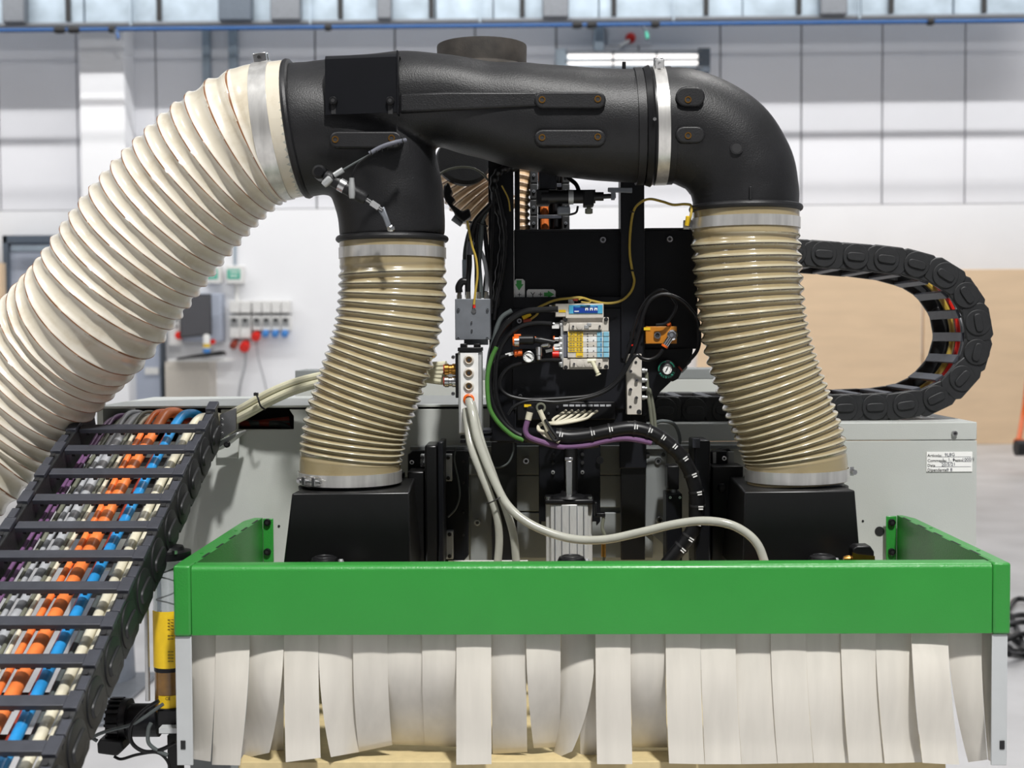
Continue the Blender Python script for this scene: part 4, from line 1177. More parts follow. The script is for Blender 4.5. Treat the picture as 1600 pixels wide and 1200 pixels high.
for x in range(708, 822, 11): ob('rule_mark', MB().bpx(x, 877, x+.8, 883, 2.4895, 2.49), ink_blue, tl)

# ------------------------------------------------------------------ lubricator at lower left
lub = thing('grease_lubricator', 'clear and amber grease canister with yellow labels beside left hood end', 'lubricator', P(268, 1110, 2.12))
c0 = P(266, 1108, 2.12); zt0 = P(266, 872, 2.12).z; za0 = P(266, 1040, 2.12).z
r0 = mm(24, 2.12)
ob('clear_barrel', MB().lathe((c0.x, 2.12, za0), (0,0,1), [(0,r0),(zt0-za0,r0),(zt0-za0,r0-.002),(0,r0-.002)], 32, caps=False), glass_m, lub)
ob('amber_barrel', MB().lathe((c0.x, 2.12, c0.z), (0,0,1), [(0,r0*.98),(za0-c0.z-.001,r0*.98)], 32), amber_m, lub)
ob('piston_disc', MB().lathe((c0.x, 2.12, za0 - .006), (0,0,1), [(0,r0*1.0),(.016,r0*1.0)], 32), rubber, lub)
hx = []
for k in range(73): 
    a = 2*PI*k/18; hx.append(Vector((c0.x + (r0-.006)*math.cos(a), 2.12 + (r0-.006)*math.sin(a), za0 + .01 + (zt0-za0-.02)*k/72)))
ob('spring', MB().sweep(hx, lambda t: .0014, 6), galv_dark, lub)
for (y0, y1, s0, s1) in ((951,1039,-.36,.9),(1081,1102,-.15,.9)):
    m = MB(); vs = []; n_ = 12
    A, B = P(266, y1, 2.12).z, P(266, y0, 2.12).z
    for z in (A, B):
        for k in range(n_+1):
            a = -PI/2 + (s0*-1 if False else (-1.15 if y0 < 1000 else -.5)) + k/n_*2.2
            vs.append(Vector((c0.x + (r0+.0008)*math.cos(a), 2.12 + (r0+.0008)*math.sin(a), z)))
    m.add(vs, [(k, k+1, k+n_+2, k+n_+1) for k in range(n_)])
    ob('yellow_sticker', m, yellow_lb, lub)
def lubY(x): return 2.12 - math.sqrt(max(0, r0*r0 - mm(x - 266, 2.12)**2)) - .0014
text('label_text', '!', 252, 957.5, lubY(249), 7, ink, lub)
for k, y in enumerate(list(range(963, 1034, 5))):
    if y in (1003, 1008): continue
    for x in (252, 257, 262, 267):
        if (k + x) % 5 != 2: ob('text_line', MB().bpx(x, y, x + 4.2, y + .9, lubY(x), lubY(x) + .0005), ink, lub)
text('label_text', 'CE', 256, 1006, lubY(252), 5.5, ink, lub)
text('label_text', 'CE', 262, 1092, lubY(260), 5, ink, lub)
ob('top_flange', MB().lathe((c0.x, 2.12, zt0), (0,0,1), [(0,r0*1.5),(.012,r0*1.5),(.014,r0*1.1),(.02,r0*1.0)], 32), rubber, lub)
ob('tie_rod', MB().cyl((c0.x - r0 - .006, 2.10, c0.z + .02), (c0.x - r0 - .006, 2.10, zt0), .004, 10), steel, lub)
for dx in (-.02, .02): ob('top_nut', MB().lathe((c0.x + dx, 2.09, zt0 + .012), (0,0,1), [(0,.005),(.006,.005)], 6), steel, lub)
ob('lower_block', MB().bpx(245, 1108, 280, 1135, 2.09, 2.16), rubber, lub, bevel=.003)
ob('mount_arm', MB().bpx(248, 1138, 276, 1146, 2.07, 2.10), leg_m, lub)
pm = thing('pump_motor', 'black finned electric pump motor below the grease canister', 'motor', P(215, 1165, 2.12))
ob('motor_barrel', MB().cyl(P(196, 1125, 2.14), P(250, 1125, 2.14), mm(26, 2.14), 32), paint_black, pm)
ob('motor_flange', MB().lathe(P(192, 1123, 2.14), (1,0,0), [(0,mm(32,2.14)),(.012,mm(32,2.14)),(.013,mm(27,2.14))], 32), rubber, pm)
for k in range(20):
    a = 2*PI*k/20; c = P(183, 1124, 2.14)
    ob('cooling_fin', MB().obox(c + Vector((0, math.cos(a)*.033, math.sin(a)*.033)), Vector((1,0,0)), Vector((0, -math.sin(a), math.cos(a))), Vector((0, math.cos(a), math.sin(a))), .011, .0022, .004), rubber, pm)
ob('motor_core', MB().cyl(P(173, 1124, 2.14), P(194, 1124, 2.14), .031, 24), deep_black, pm)
ob('motor_plug', MB().prism([(151,1163),(156,1154),(190,1158),(193,1172),(182,1182),(152,1178)], 2.10, 2.14), rubber, pm, bevel=.003)
ob('rear_block', MB().bpx(247, 1112, 274, 1148, 2.11, 2.18), rubber, pm, bevel=.003)
for pts, r, mt, lab in (([(248,1095),(225,1110),(205,1135),(206,1160),(225,1174),(250,1172),(275,1160)], .0035, rubber, 'black thick cable looping round the pump motor'),
                        ([(255,1100),(210,1130),(165,1143),(146,1152),(152,1158)], .003, dgrey_cb, 'grey cable running from pump motor to lower left'),
                        ([(178,1182),(190,1186),(215,1179),(245,1176),(262,1190),(268,1215)], .0025, rubber, 'thin black cable under the pump motor'),
                        ([(236,1130),(232,1140),(232,1160),(245,1172),(262,1180)], .0035, dgrey_cb, 'short dark hose hanging from the pump motor block')):
    ob('cable', MB().tube([P(x, y, 2.085) for x, y in pts], r, 8), mt, label=lab, cat='cable')
ob('bolt_column', MB().bpx(262, 1148, 278, 1260, 2.12, 2.16), rubber, lub)

# ------------------------------------------------------------------ pneumatic and electric fittings on the frame
def tubeobj(name, pts, r, mt, lab=None, cat=None, parent=None, group=None, seg=10):
    q = [P(p[0], p[1], p[2]) for p in pts]
    return ob(name, MB().tube(q, r, seg), mt, parent, label=lab, cat=cat, group=group)
def yv(pts, Y): return [(x, y, Y) for x, y in pts]

vt = thing('valve_terminal', 'grey valve terminal with yellow and light blue labelled slices on frame', 'valve terminal', P(915, 578, 2.43))
YV = 2.405
def vp(name, x0, y0, x1, y1, Y0, Y1, m_, bev=.0006, par=None, lab=None):
    return ob(name, MB().bpx(x0, y0, x1, y1, Y0, Y1), m_, par or vt, bevel=bev, label=lab)
vp('back_rail', 876, 500, 881, 574, 2.42, 2.44, alum_m)
vp('upper_block', 880, 496, 951, 517.5, 2.415, 2.445, offwhite, .001)
vp('upper_face', 890, 504, 941, 515.5, YV, 2.4145, offwhite, .001)
vp('lower_block', 880, 559.5, 951, 577, 2.415, 2.445, offwhite, .001)
vp('lower_face', 891, 561, 941, 574, YV, 2.4145, offwhite, .001)
vp('purple_strip', 880, 519, 887, 558, 2.42, 2.44, ink_blue)
for x, y in ((883.5,500),(947,499),(884,574),(947,573)): bolt('corner_screw', x, y, 2.4145, 3.2, ink, vt)
for x, y in ((895.5,510),(937,509.5),(897,568.5),(936.5,568)): bolt('face_screw', x, y, YV - .0002, 2, steel, vt)
for x, y in ((905.5,509.5),(906,568),(918,568)): ob('round_cap', MB().lathe(P(x, y, YV), (0,-1,0), [(0,mm(5.5,YV)),(.001,mm(5.5,YV)),(.0015,mm(4.5,YV))], 18), offwhite, vt)
vp('slide_key', 913, 508, 920, 513.5, YV - .002, YV - .0002, alum_m); vp('slide_key', 917, 504.5, 924, 509.5, YV - .002, YV - .0002, alum_m)
for k in range(5):
    y0 = 518 + k*8.2
    sl = vp('valve_slice', 887, y0, 952, y0 + 7.8, 2.412, 2.445, white_pl if k % 2 else offwhite, .0006)
    vp('blue_cover', 933, y0 + .3, 941, y0 + 7.5, 2.4095, 2.4117, lblue, .0005, sl, 'light blue cover')
    vp('blue_button', 943, y0 + .3, 951.5, y0 + 7.5, 2.4085, 2.4117, lblue, .0005, sl, 'light blue end button')
    vp('yellow_tag', 888 if k < 4 else 900, y0 + .4, 899 if k < 4 else 911, y0 + 7.4, 2.4105, 2.4117, yellow_lb, 0, sl, 'yellow printed tag')
    if k < 4: vp('yellow_tag', 899.4, y0 + .4, 911, y0 + 7.4, 2.4107, 2.4117, yellow_lb, 0, sl, 'yellow printed tag')
    for yy in ((1.6, 4.6) if k < 4 else (5.2,)):
        for xx in ((889.5, 894), (895, 898), (901, 904), (905.5, 909.5)) if k < 4 else ((901.5, 910),):
            ob('tag_print', MB().bpx(xx[0], y0 + yy, xx[1], y0 + yy + 1.1, 2.4100, 2.4104), ink_blue, sl)
    vp('blue_tick', 938.5, y0 + 2, 939.6, y0 + 6, 2.4090, 2.4094, navy, 0, sl)
    for xx, yy in ((918, 4), (918.3, 7.2), (927.5, 5.8)):
        ob('pin_hole', MB().lathe(P(xx, y0 + yy, 2.4119), (0,-1,0), [(0,.0011),(.0006,.0011)], 8), ink, sl)
db = vp('display_module', 868, 474.5, 943, 495, 2.41, 2.445, offwhite, .0012)
vp('module_foot', 884, 487, 943, 497, 2.408, 2.4095, offwhite, .0008)
vp('cyan_field', 889, 476.5, 941.5, 490, 2.4065, 2.4078, cyan_lb, .0004, db)
vp('navy_field', 896, 478.5, 934, 489, 2.4056, 2.4063, navy, .0004, db)
for x in (914.5, 921.7, 928.7):
    vp('white_icon', x, 481, x + 4.6, 485.2, 2.4051, 2.4054, white_pr, 0, db); vp('icon_hole', x + 1.5, 482.8, x + 3.2, 485.3, 2.4047, 2.4050, navy, 0, db)
vp('white_print', 897.5, 485.7, 904.5, 487.2, 2.4051, 2.4054, white_pr, 0, db)
vp('white_print', 898, 479.6, 931, 480.2, 2.4051, 2.4054, cyan_lb, 0, db)
vp('yellow_label', 873, 484, 884, 488, 2.4092, 2.4097, yellow_lb, 0, db)
ob('cable_gland', MB().lathe(P(869, 482.5, 2.425), (-1,0,0), [(0,.0085),(.004,.0085),(.004,.007),(.008,.007),(.008,.0078),(.013,.0078),(.013,.005)], 18), chrome, vt)
ob('ground_lug', MB().bpx(888, 468, 897, 474, 2.42, 2.43), alum_m, vt); vp('red_sleeve', 895, 465, 903, 470.5, 2.418, 2.426, red_cb, .001)
ob('silencer', MB().cyl(P(918, 564, 2.39), P(931, 563.5, 2.39), .0042, 12).cyl(P(925, 564, 2.389), P(934, 583, 2.385), .0040, 12).lathe(P(931, 578, 2.386), P(936, 588, 2.386) - P(931, 578, 2.386), [(0,.003),(.008,.003),(.009,.0055),(.011,.0055)], 12), cream_tube, vt, label='bright T-shaped silencer fitting')
# left ports of the terminal
for (y, m1, m2) in ((507.5, steel, white_pl), (530, orange_pl, steel), (546, orange_pl, steel), (553.5, red_pl, teal_dk), (538, None, None), (568, None, None)):
    o = ob('port', MB().lathe(P(878, y, 2.425), (-1,0,0), [(0,.0062),(.004,.0062),(.006,.0045)], 14), alum_m, vt)
    if m1:
        ob('port_collar', MB().lathe(P(873.5, y, 2.425), (-1,0,0), [(0,.0045),(.009,.0045)], 14), m2, o)
        ob('port_ring', MB().lathe(P(866.5, y, 2.425), (-1,0,0), [(0,.0062),(.003,.0062)] if m1 is not red_pl else [(-.008,.0058),(.004,.0062)], 14), m1, o)
# regulator group left of the terminal
rg = thing('flow_regulator', 'black regulator with orange rings beside the small white gauge', 'regulator', P(825, 548, 2.40))
ob('regulator_body', MB().lathe(P(811, 531, 2.39), (1,0,0), [(0,.009),(.026,.0095),(.03,.006),(.04,.006)], 18), rubber, rg)
ob('orange_ring', MB().lathe(P(801, 533, 2.39), (1,0,0), [(0,.008),(.003,.0095),(.011,.0095),(.012,.0085)], 18), orange_pl, rg)
ob('ribbed_cap', MB().lathe(P(803, 534, 2.3895), (1,0,0), [(.001,.0098),(.0095,.0098)], 12), steel, rg)
ob('orange_tee', MB().bpx(803, 522, 814, 528, 2.385, 2.40).bpx(833, 526, 838, 535, 2.386, 2.40), orange_pl, rg, bevel=.001)
ob('second_body', MB().lathe(P(838, 531, 2.39), (1,.0,-.15), [(0,.006),(.008,.0075),(.03,.005),(.034,.005)], 14), rubber, rg)
ob('union_fitting', MB().lathe(P(845, 540, 2.39), (1,.0,.12), [(0,.002),(.004,.0048),(.012,.0048),(.014,.006),(.018,.003)], 14), steel, rg)
gg = thing('pressure_gauge', 'small round white pressure gauge left of the valve terminal', 'gauge', P(826, 566, 2.39))
def gauge(x, y, Y, rpx, t, ringm, needle=-.6):
    r = mm(rpx, Y)
    ob('gauge_case', MB().lathe(P(x, y, Y + .012), (0,-1,0), [(0,r),(.012,r),(.0125,r*.9),(.0105,r*.88)], 28, caps=False), ringm, t)
    ob('gauge_face', MB().lathe(P(x, y, Y + .003), (0,-1,0), [(0,r*.9),(.001,r*.9)], 28), white_pr, t)
    c = P(x, y, Y + .0015); d_ = Vector((math.cos(needle), 0, math.sin(needle)))
    ob('gauge_needle', MB().obox(c, d_, EY, d_.cross(EY), r*.55, .0003, r*.07).lathe(c, (0,-1,0), [(0,r*.14),(.0006,r*.14)], 12), ink, t)
    mk = MB()
    for k in range(11):
        a = math.radians(225 - 27*k); d2 = Vector((math.cos(a), 0, math.sin(a)))
        mk.obox(c + d2*r*.72, d2, EY, d2.cross(EY), r*.09, .0003, r*.03)
    ob('gauge_marks', mk, ink, t)
gauge(826, 557.5, 2.385, 9, gg, steel)
ob('gauge_fitting', MB().lathe(P(842, 553, 2.392), (0,-.3,-1), [(-.012,.006),(.004,.006),(.004,.0045),(.012,.0045),(.013,.003)], 14), steel, gg)
ob('gauge_elbow', MB().cyl(P(803, 552, 2.40), P(816, 551, 2.40), .0062, 12).cyl(P(805, 552, 2.398), P(807, 552, 2.398), .0075, 12), orange_pl, gg)
ob('gauge_block', MB().bpx(810, 545, 850, 560, 2.405, 2.44), rubber, gg, bevel=.002)
ob('white_tag', MB().obox(P(796, 553.5, 2.398), Vector((.97,0,.25)).normalized(), EY, Vector((-.25,0,.97)).normalized(), .0075, .001, .003), white_pl, gg, label='white marker sleeve')
for i, (x, y, a) in enumerate(((868,511,0),(870,539.5,.15),(858,548,.2))):
    ob('white_tag', MB().obox(P(x, y, 2.40), Vector((math.cos(a),0,math.sin(a))), EY, Vector((-math.sin(a),0,math.cos(a))), .0065, .001, .0028), white_pl, vt, label='white marker sleeve on a tube')
# earth terminal
et = thing('earth_stud', 'steel earthing stud with yellow and red crimps left of display module', 'terminal', P(811, 505, 2.445))
bolt('stud_nut', 811.5, 501.5, 2.444, 4.6, chrome, et)
ob('yellow_crimp', MB().cyl(P(817, 497, 2.44), P(829, 490, 2.438), .0045, 10), yellow_lb, et)
ob('red_crimp', MB().cyl(P(818, 502, 2.44), P(830, 500, 2.438), .0038, 10), red_cb, et)
ob('earth_wire', MB().tube([P(829, 499, 2.438), P(836, 494, 2.438), P(841, 489, 2.44)], .0022, 8), yg_cb, et)

# brown block with fittings
bb = thing('brown_valve_block', 'orange-brown block with two round ports right of valve terminal', 'valve block', P(1035, 538, 2.44))
ob('block_body', MB().bpx(1009, 510, 1057.5, 537, 2.42, 2.455), brown_block, bb, bevel=.001)
ob('left_port', MB().lathe(P(1027, 524, 2.4195), (0,-1,0), [(0,.0065),(.004,.0065),(.004,.0042),(.001,.004)], 20, caps=False), steel, bb)
ob('port_core', MB().lathe(P(1027, 524, 2.4195), (0,-1,0), [(0,.0044),(.002,.0044)], 16), ink, bb)
ob('elbow_fitting', MB().lathe(P(1049, 523.5, 2.42), (0,-1,0), [(0,.008),(.016,.0098),(.018,.0098),(.019,.007),(.016,.0065)], 22).cyl(P(1047, 528, 2.405), P(1039, 540, 2.405), .0062, 16), chrome, bb, angle=40)
ob('fitting_core', MB().lathe(P(1049, 523.5, 2.4035), (0,-1,0), [(0,.004),(.0022,.0035)], 14), galv_dark, bb)
ob('orange_ring', MB().lathe(P(1039.5, 539.5, 2.405), P(1036, 545, 2.405) - P(1039.5, 539.5, 2.405), [(0,.0068),(.004,.0066)], 14), orange_pl, bb)
ob('yellow_label', MB().bpx(1006, 511.5, 1016, 516, 2.4185, 2.4195), yellow_lb, bb)
ob('orange_clip', MB().cyl(P(1042, 506, 2.43), P(1049, 509, 2.43), .002, 8).cyl(P(1043, 509, 2.43), P(1048, 505, 2.43), .002, 8), orange_pl, bb)
pf = thing('push_in_fitting', 'black push-in fitting with orange ring left of brown block', 'fitting', P(990, 543, 2.42))
ob('fitting_body', MB().lathe(P(991, 518, 2.42), (0,0,-1), [(0,.0085),(.013,.0088),(.014,.0065),(.022,.0062)], 18), rubber, pf)
ob('orange_ring', MB().lathe(P(990, 538, 2.42), (0,0,-1), [(0,.0058),(.003,.0058)], 14), red_pl, pf)
# pressure dial
pd = thing('pressure_dial', 'black knob with teal lettering and round gauge under the brown block', 'gauge', P(1041, 592, 2.43))
ob('dial_body', MB().lathe(P(1041, 577, 2.445), (0,-1,0), [(0,.0175),(.02,.0175),(.0205,.016)], 32), rubber, pd)
gauge(1042, 577, 2.422, 8.6, pd, rubber, 1.1)
for k, ch_ in enumerate('PRESSURE'):
    a = math.radians(215 + k*17); R_ = 12.3
    text('letter', ch_, 1041.5 + R_*math.cos(a), 577 - R_*math.sin(a), 2.4238, 3.6, teal_dk if k % 3 else teal_lb, pd, rot=-(a + PI/2))
ar = MB()
for a0 in (100, 20, 150):
    for k in range(6):
        a = math.radians(a0 + k*8); d2 = Vector((math.cos(a), 0, math.sin(a)))
        ar.obox(P(1041.5, 577, 2.4242) + d2*mm(12.3, 2.42), d2, EY, d2.cross(EY), .0011, .0003, .0011)
ob('teal_arc', ar, teal_dk, pd)
ob('dial_shoulder', MB().prism([(1040,585),(1060,572),(1066,580),(1060,592),(1050,597),(1044,590)], 2.43, 2.45), rubber, pd, bevel=.003)
ob('orange_ring', MB().lathe(P(1062, 577, 2.43), P(1070,570,2.43) - P(1062,577,2.43), [(0,.006),(.003,.006)], 14), red_cb, pd)
# perforated aluminium block
pb = thing('distributor_block', 'bright vertical aluminium block with small nozzles right of frame centre', 'distributor', P(991, 650, 2.43))
ob('block_body', MB().bpx(979.5, 553, 1002.5, 648, 2.42, 2.455), offwhite, pb, bevel=.001)
for x, y in ((985,580),(994.5,594),(985,608.5),(994,621.5)):
    ob('nozzle', MB().lathe(P(x, y, 2.4195), (0,-1,0), [(0,.0032),(.006,.0032),(.006,.0018),(.003,.0018)], 12, caps=False), chrome, pb)
for x, y, r in ((993.5,566,2.2),(998.5,643.5,3.8),(985,635.5,2)): ob('screw_hole', MB().lathe(P(x, y, 2.4195), (0,-1,0), [(0,mm(r,2.42)),(.0006,mm(r,2.42))], 14), ink, pb)
for y in (579,594,607,621): ob('side_nipple', MB().lathe(P(1003, y, 2.44), (1,0,0), [(0,.005),(.005,.005),(.006,.0035),(.01,.0035)], 12), alum_m, pb)
for k, (dx) in enumerate((0, 5)):
    tubeobj('tube', yv([(1010+dx*.3, 582+dx*6),(1012+dx*.6, 610),(1016+dx, 640),(1019+dx, 668)], 2.445 + .008*k), .0035, olive_cb, ('front' if k == 0 else 'rear') + ' khaki tube hanging beside the perforated aluminium block', 'tube')

# left aluminium manifold and grey metal block
mf = thing('tube_manifold', 'silver box manifold with round ports and an orange collar', 'manifold', P(735, 680, 2.35))
ob('manifold_body', MB().bpx(716, 549, 753, 678, 2.33, 2.385), alum_m, mf, bevel=.002)
ob('manifold_face', MB().bpx(719.5, 551, 747.5, 676, 2.3275, 2.3295), white_pl, mf, bevel=.0005)
ob('manifold_cap', MB().bpx(715, 543, 753, 549, 2.325, 2.39).bpx(719, 537, 729, 543, 2.34, 2.38).bpx(740, 537, 750, 543, 2.34, 2.38), rubber, mf, bevel=.001)
ob('manifold_side', MB().bpx(711.5, 552, 715.8, 622, 2.335, 2.385), rubber, mf, bevel=.001)
for y in (562.5, 583, 603.5, 624):
    or_ = y > 620
    p_ = ob('port_ring', MB().lathe(P(732.5, y, 2.3275), (0,-1,0), [(0,.0102 if or_ else .0096),(.002,.0102 if or_ else .0096),(.0045,.0068),(.001,.005)], 26, caps=False), orange_pl if or_ else offwhite, mf, label='orange release collar' if or_ else None)
    ob('port_bore', MB().lathe(P(732.5, y, 2.3272), (0,-1,0), [(0,.0058),(.0015,.0052)], 20), bronze if not or_ else cream_tube, p_)
    if not or_: ob('port_bore', MB().lathe(P(732.5, y, 2.3256), (0,-1,0), [(0,.0036),(.0004,.0036)], 16), ink, p_)
for y in (577, 596):
    ob('side_fitting', MB().lathe(P(712, y, 2.36), (-1,0,0), [(0,.0105),(.006,.0105),(.007,.009),(.012,.009),(.013,.0105),(.02,.0105),(.021,.008)], 18), bronze if y < 590 else steel, mf)
    ob('red_collar', MB().lathe(P(698, y, 2.36), (-1,0,0), [(0,.0095),(.006,.009)], 16), red_cb, mf)
for x, y in ((708,558),(708,615)): bolt('side_screw', x, y, 2.35, 3, steel, mf)
for y in (683, 690): ob('foot_clip', MB().bpx(719, y-2, 727, y+2.5, 2.34, 2.36), rubber, mf, bevel=.001)
ob('mount_stay', MB().bpx(750, 672, 768, 676, 2.38, 2.45).bpx(750, 681, 768, 684, 2.38, 2.45), paint_black2, mf)
gb = thing('grey_junction_block', 'matt grey metal junction block above the tube manifold', 'junction block', P(738, 531, 2.40))
ob('block_body', MB().bpx(711, 467, 766, 531, 2.37, 2.43), galv_dark, gb, bevel=.0012)
ob('block_spacer', MB().bpx(725, 531, 762, 539, 2.39, 2.42), galv_dark, gb)
for x, y in ((716.5,482.5),(716,527.5),(761.5,527.5),(762,483)): bolt('block_screw', x, y, 2.3695, 2.4, galv_dark, gb)
for x, y in ((737.5,515.5),(737,503)): bolt('block_pin', x, y, 2.3695, 1.5, steel, gb)
for x in (717.5, 731.5, 748, 760):
    ob('hex_fitting', MB().lathe(P(x, 467, 2.395), (0,0,1), [(0,.0052),(.007,.0052),(.007,.0044),(.013,.0044)], 6), steel, gb)
ob('elbow_connector', MB().tube([P(717.5, 457, 2.395), P(717, 448, 2.395), P(722, 440, 2.395), P(729, 440, 2.395)], .0068, 14), rubber, gb)
ob('ring_terminal', MB().lathe(P(740.5, 486, 2.3695), (0,-1,0), [(0,.0045),(.0015,.0045)], 16).bpx(739, 478, 742.5, 486, 2.3675, 2.369), steel, gb)
ob('red_crimp', MB().cyl(P(741, 481, 2.367), P(740.5, 475, 2.366), .0026, 10), red_pl, gb)

# ------------------------------------------------------------------ cables and tubes
tubeobj('earth_cable', yv([(740.5,476),(743,455),(746,430),(744,405),(738,385),(733,362),(730,345)], 2.365), .0022, yg_cb, 'yellow earth cable dropping onto the grey junction block', 'cable')
bund = [([(731,465),(731,440),(733,415),(733,390),(737,365),(742,348),(752,335),(762,325)], .0055, rubber, 'leftmost thick black cable above grey junction block'),
        ([(745,466),(745,440),(745,415),(743,390),(744,365),(748,345),(757,330),(768,318)], .0045, rubber, 'second black cable above grey junction block'),
        ([(751,466),(750,440),(748,412),(750,385),(752,362),(753,345),(760,328)], .0050, dgrey_cb, 'dark grey cable third in the bundle above junction block'),
        ([(760,455),(761,435),(757,408),(748,385),(742,370),(740,355),(744,342)], .0038, grey_cb, 'pale grey cable crossing the bundle above junction block'),
        ([(757,466),(759,440),(762,415),(760,385),(757,360),(755,345)], .0045, rubber, 'black cable at the right side of the bundle'),
        ([(728,440),(727,420),(726,400),(729,378),(734,360),(742,345)], .0038, dgrey_cb, 'thin dark cable at left edge of the bundle')]
for j, (pts, r, mt, lab) in enumerate(bund):
    tubeobj('cable', yv(pts, 2.40 + .007*j), r, mt, lab, 'cable', group='cable bundle above the grey junction block')
tubeobj('cable_sleeve', yv([(735,398),(735,388),(737,378)], 2.392), .0062, ink_blue, 'short blue-grey sleeve in the cable bundle', 'sleeve')
ct = thing('cable_tie', 'black cable tie around the bundle left of the left frame post', 'cable tie', P(748, 352, 2.41))
ob('tie_band', MB().torus(P(747, 350, 2.415), (.25,0,1), .018, .0014, 26, 6), ink, ct)
ob('grey_clip', MB().bpx(722, 405, 730, 436, 2.42, 2.43), galv, label='bright metal clip behind the black cable bundle', cat='clip', bevel=.002)
hc = thing('hose_coupling', 'black jagged coupling fittings at left of the rear hose', 'coupling', P(720, 345, 2.6))
ob('coupling_body', MB().prism([(693,290),(700,284),(707,300),(703,304),(712,312),(705,318),(722,330),(733,325),(736,338),(724,347),(712,338),(708,330),(696,314),(692,305)], 2.58, 2.62), rubber, hc, bevel=.004)
ob('coupling_tip', MB().cyl(P(708, 340, 2.6), P(722, 350, 2.6), .007, 12), galv_dark, hc)
# conduits down the left post
tubeobj('corrugated_conduit', yv([(812,262),(795,262),(780,268),(772,282),(772,300),(778,325),(785,350),(786,385),(781,420),(777,450),(775,480)], 2.43), lambda t: .0075 + .0012*math.sin(t*420), rubber, 'black corrugated conduit curving down the left frame post', 'conduit', seg=12)
for j, (pts, r, lab, mt) in enumerate((([(776,295),(784,330),(790,370),(788,410),(783,440),(776,470),(772,500)], .0035, 'black cable right of the corrugated conduit on left post', rubber),
                            ([(771,300),(770,350),(768,400),(767,450),(768,490)], .0030, 'thin black cable along the left edge of the left post', rubber),
                            ([(784,290),(794,310),(797,330)], .0014, 'thin yellow wire high on the left frame post', yg_cb))):
    tubeobj('cable', yv(pts, 2.415 - .006*j), r, mt, lab, 'cable')
tubeobj('arched_wire', yv([(682,285),(690,270),(712,262),(735,262),(752,270),(763,282)], 2.5), .0022, olive_cb, 'thin olive wire arched below the black duct behind wye', 'wire')
# big loops in front of the frame
L_ = [([(872,483),(850,484),(820,487),(795,502),(778,525),(768,555),(764,590),(768,625),(782,655),(805,676),(835,688),(870,697),(905,698),(935,694)], .0058, rubber, 'thick black cable looping from the display module round the left', 2.385),
      ([(862,506),(835,505),(810,512),(790,530),(778,555),(774,590),(776,620),(786,650),(802,672)], .0045, rubber, 'black cable from upper port of the valve terminal', 2.395),
      ([(878,563),(850,563),(815,568),(795,575),(783,590),(782,605),(790,615),(805,621),(830,624),(880,622),(925,617),(958,600),(980,570),(995,530),(1004,495),(1015,470),(1033,460),(1050,462),(1066,470),(1078,482),(1090,500),(1093,530),(1088,550),(1072,568)], .0036, rubber, 'long black tube sweeping under the terminal to the right hose', 2.40),
      ([(1036,546),(1028,556),(1015,562),(1003,560),(995,555),(985,565),(970,590),(948,610),(915,622),(870,628),(830,626),(805,634),(794,648)], .0034, rubber, 'black tube from brown block elbow running to lower left', 2.392),
      ([(795,555),(780,560),(772,572),(765,600),(770,640),(790,668),(820,686),(850,694)], .0038, rubber, 'black tube from the small gauge dropping to the lower bundle', 2.40),
      ([(1025,508),(1040,505),(1052,490),(1056,478),(1052,470),(1040,455),(1024,456),(1005,475),(992,505),(985,535),(975,565)], .0030, rubber, 'thin black tube arching over the brown block', 2.408),
      ([(776,542),(768,560),(762,585),(762,615),(766,640),(780,662),(800,680),(818,688)], .0042, green_cb, 'green cable curving down beside the silver manifold', 2.378),
      ([(800,485),(785,495),(777,510),(772,530),(766,550),(762,580)], .0045, dgrey_cb, 'dark grey cable rising beside the grey junction block', 2.388),
      ([(1020,662),(1035,658),(1052,662),(1060,675),(1062,690),(1055,700)], .0035, dgrey_cb, 'dark grey cable loop above the black spiral bundle', 2.47),
      ([(802,690),(802,705),(795,722),(782,730),(768,730)], .0018, dgrey_cb, 'thin dark wire loop on the black lower left plate', 2.46),
      ([(712,700),(710,720),(716,750),(718,775),(712,795),(700,808)], .0018, dgrey_cb, 'thin dark wire hanging on the left linear guide', 2.46)]
for pts, r, mt, lab, Y in L_:
    tubeobj('cable', yv(pts, Y), r, mt, lab, 'cable')
pcb = tubeobj('cable', yv([(828,648),(823,662),(821,674),(827,683),(845,690),(870,697),(890,698),(920,695),(945,689),(975,685),(1000,688),(1018,692)], 2.372), .0052, purple_cb, 'purple cable curving below the white terminal wires', 'cable')
ob('cable_end', MB().cyl(P(828, 644, 2.372), P(825, 656, 2.372), .0062, 12), cream_cb, pcb, label='pale sleeve with a black collar')
ob('connector', MB().lathe(P(829, 641, 2.39), (0,-1,0), [(0,.008),(.018,.008),(.019,.005)], 18), rubber, pcb)
wc = tubeobj('cable', yv([(843,641),(848,652),(853,664),(858,675),(866,684),(874,690)], 2.368), .0048, cream_cb, 'cream cable from the round olive connector', 'cable')
ob('connector', MB().torus(P(845, 637, 2.38), (0,-1,0), .0075, .0022, 20, 6), olive_cb, wc)
ob('yellow_label', MB().bpx(819, 632, 830, 636, 2.436, 2.4395), yellow_lb, pcb)
for k, x in enumerate((884.5, 894, 904, 914, 924, 933)):
    tubeobj('cable', [(x, 642, 2.425),(x-8, 647, 2.412),(x-20, 655, 2.40),(864 + k*2, 660 + k*.5, 2.392),(850 - k, 662, 2.385),(842, 668 + k, 2.38 - k*.002),(850 + k*2, 680 - k, 2.375),(864, 687, 2.37)], .0027, cream_cb,
            'thin cream wire, %s of six plugged in the black terminal bar' % ('first from left','second from left','third from left','fourth from left','fifth from left','last at right')[k], 'wire', group='six cream wires of the terminal bar')
for k in range(8):
    x = 880 + k*9.6
    ob('port_label', MB().bpx(x, 632, x + 7.6, 635.2, 2.4385, 2.4398), grey_cb, fm)
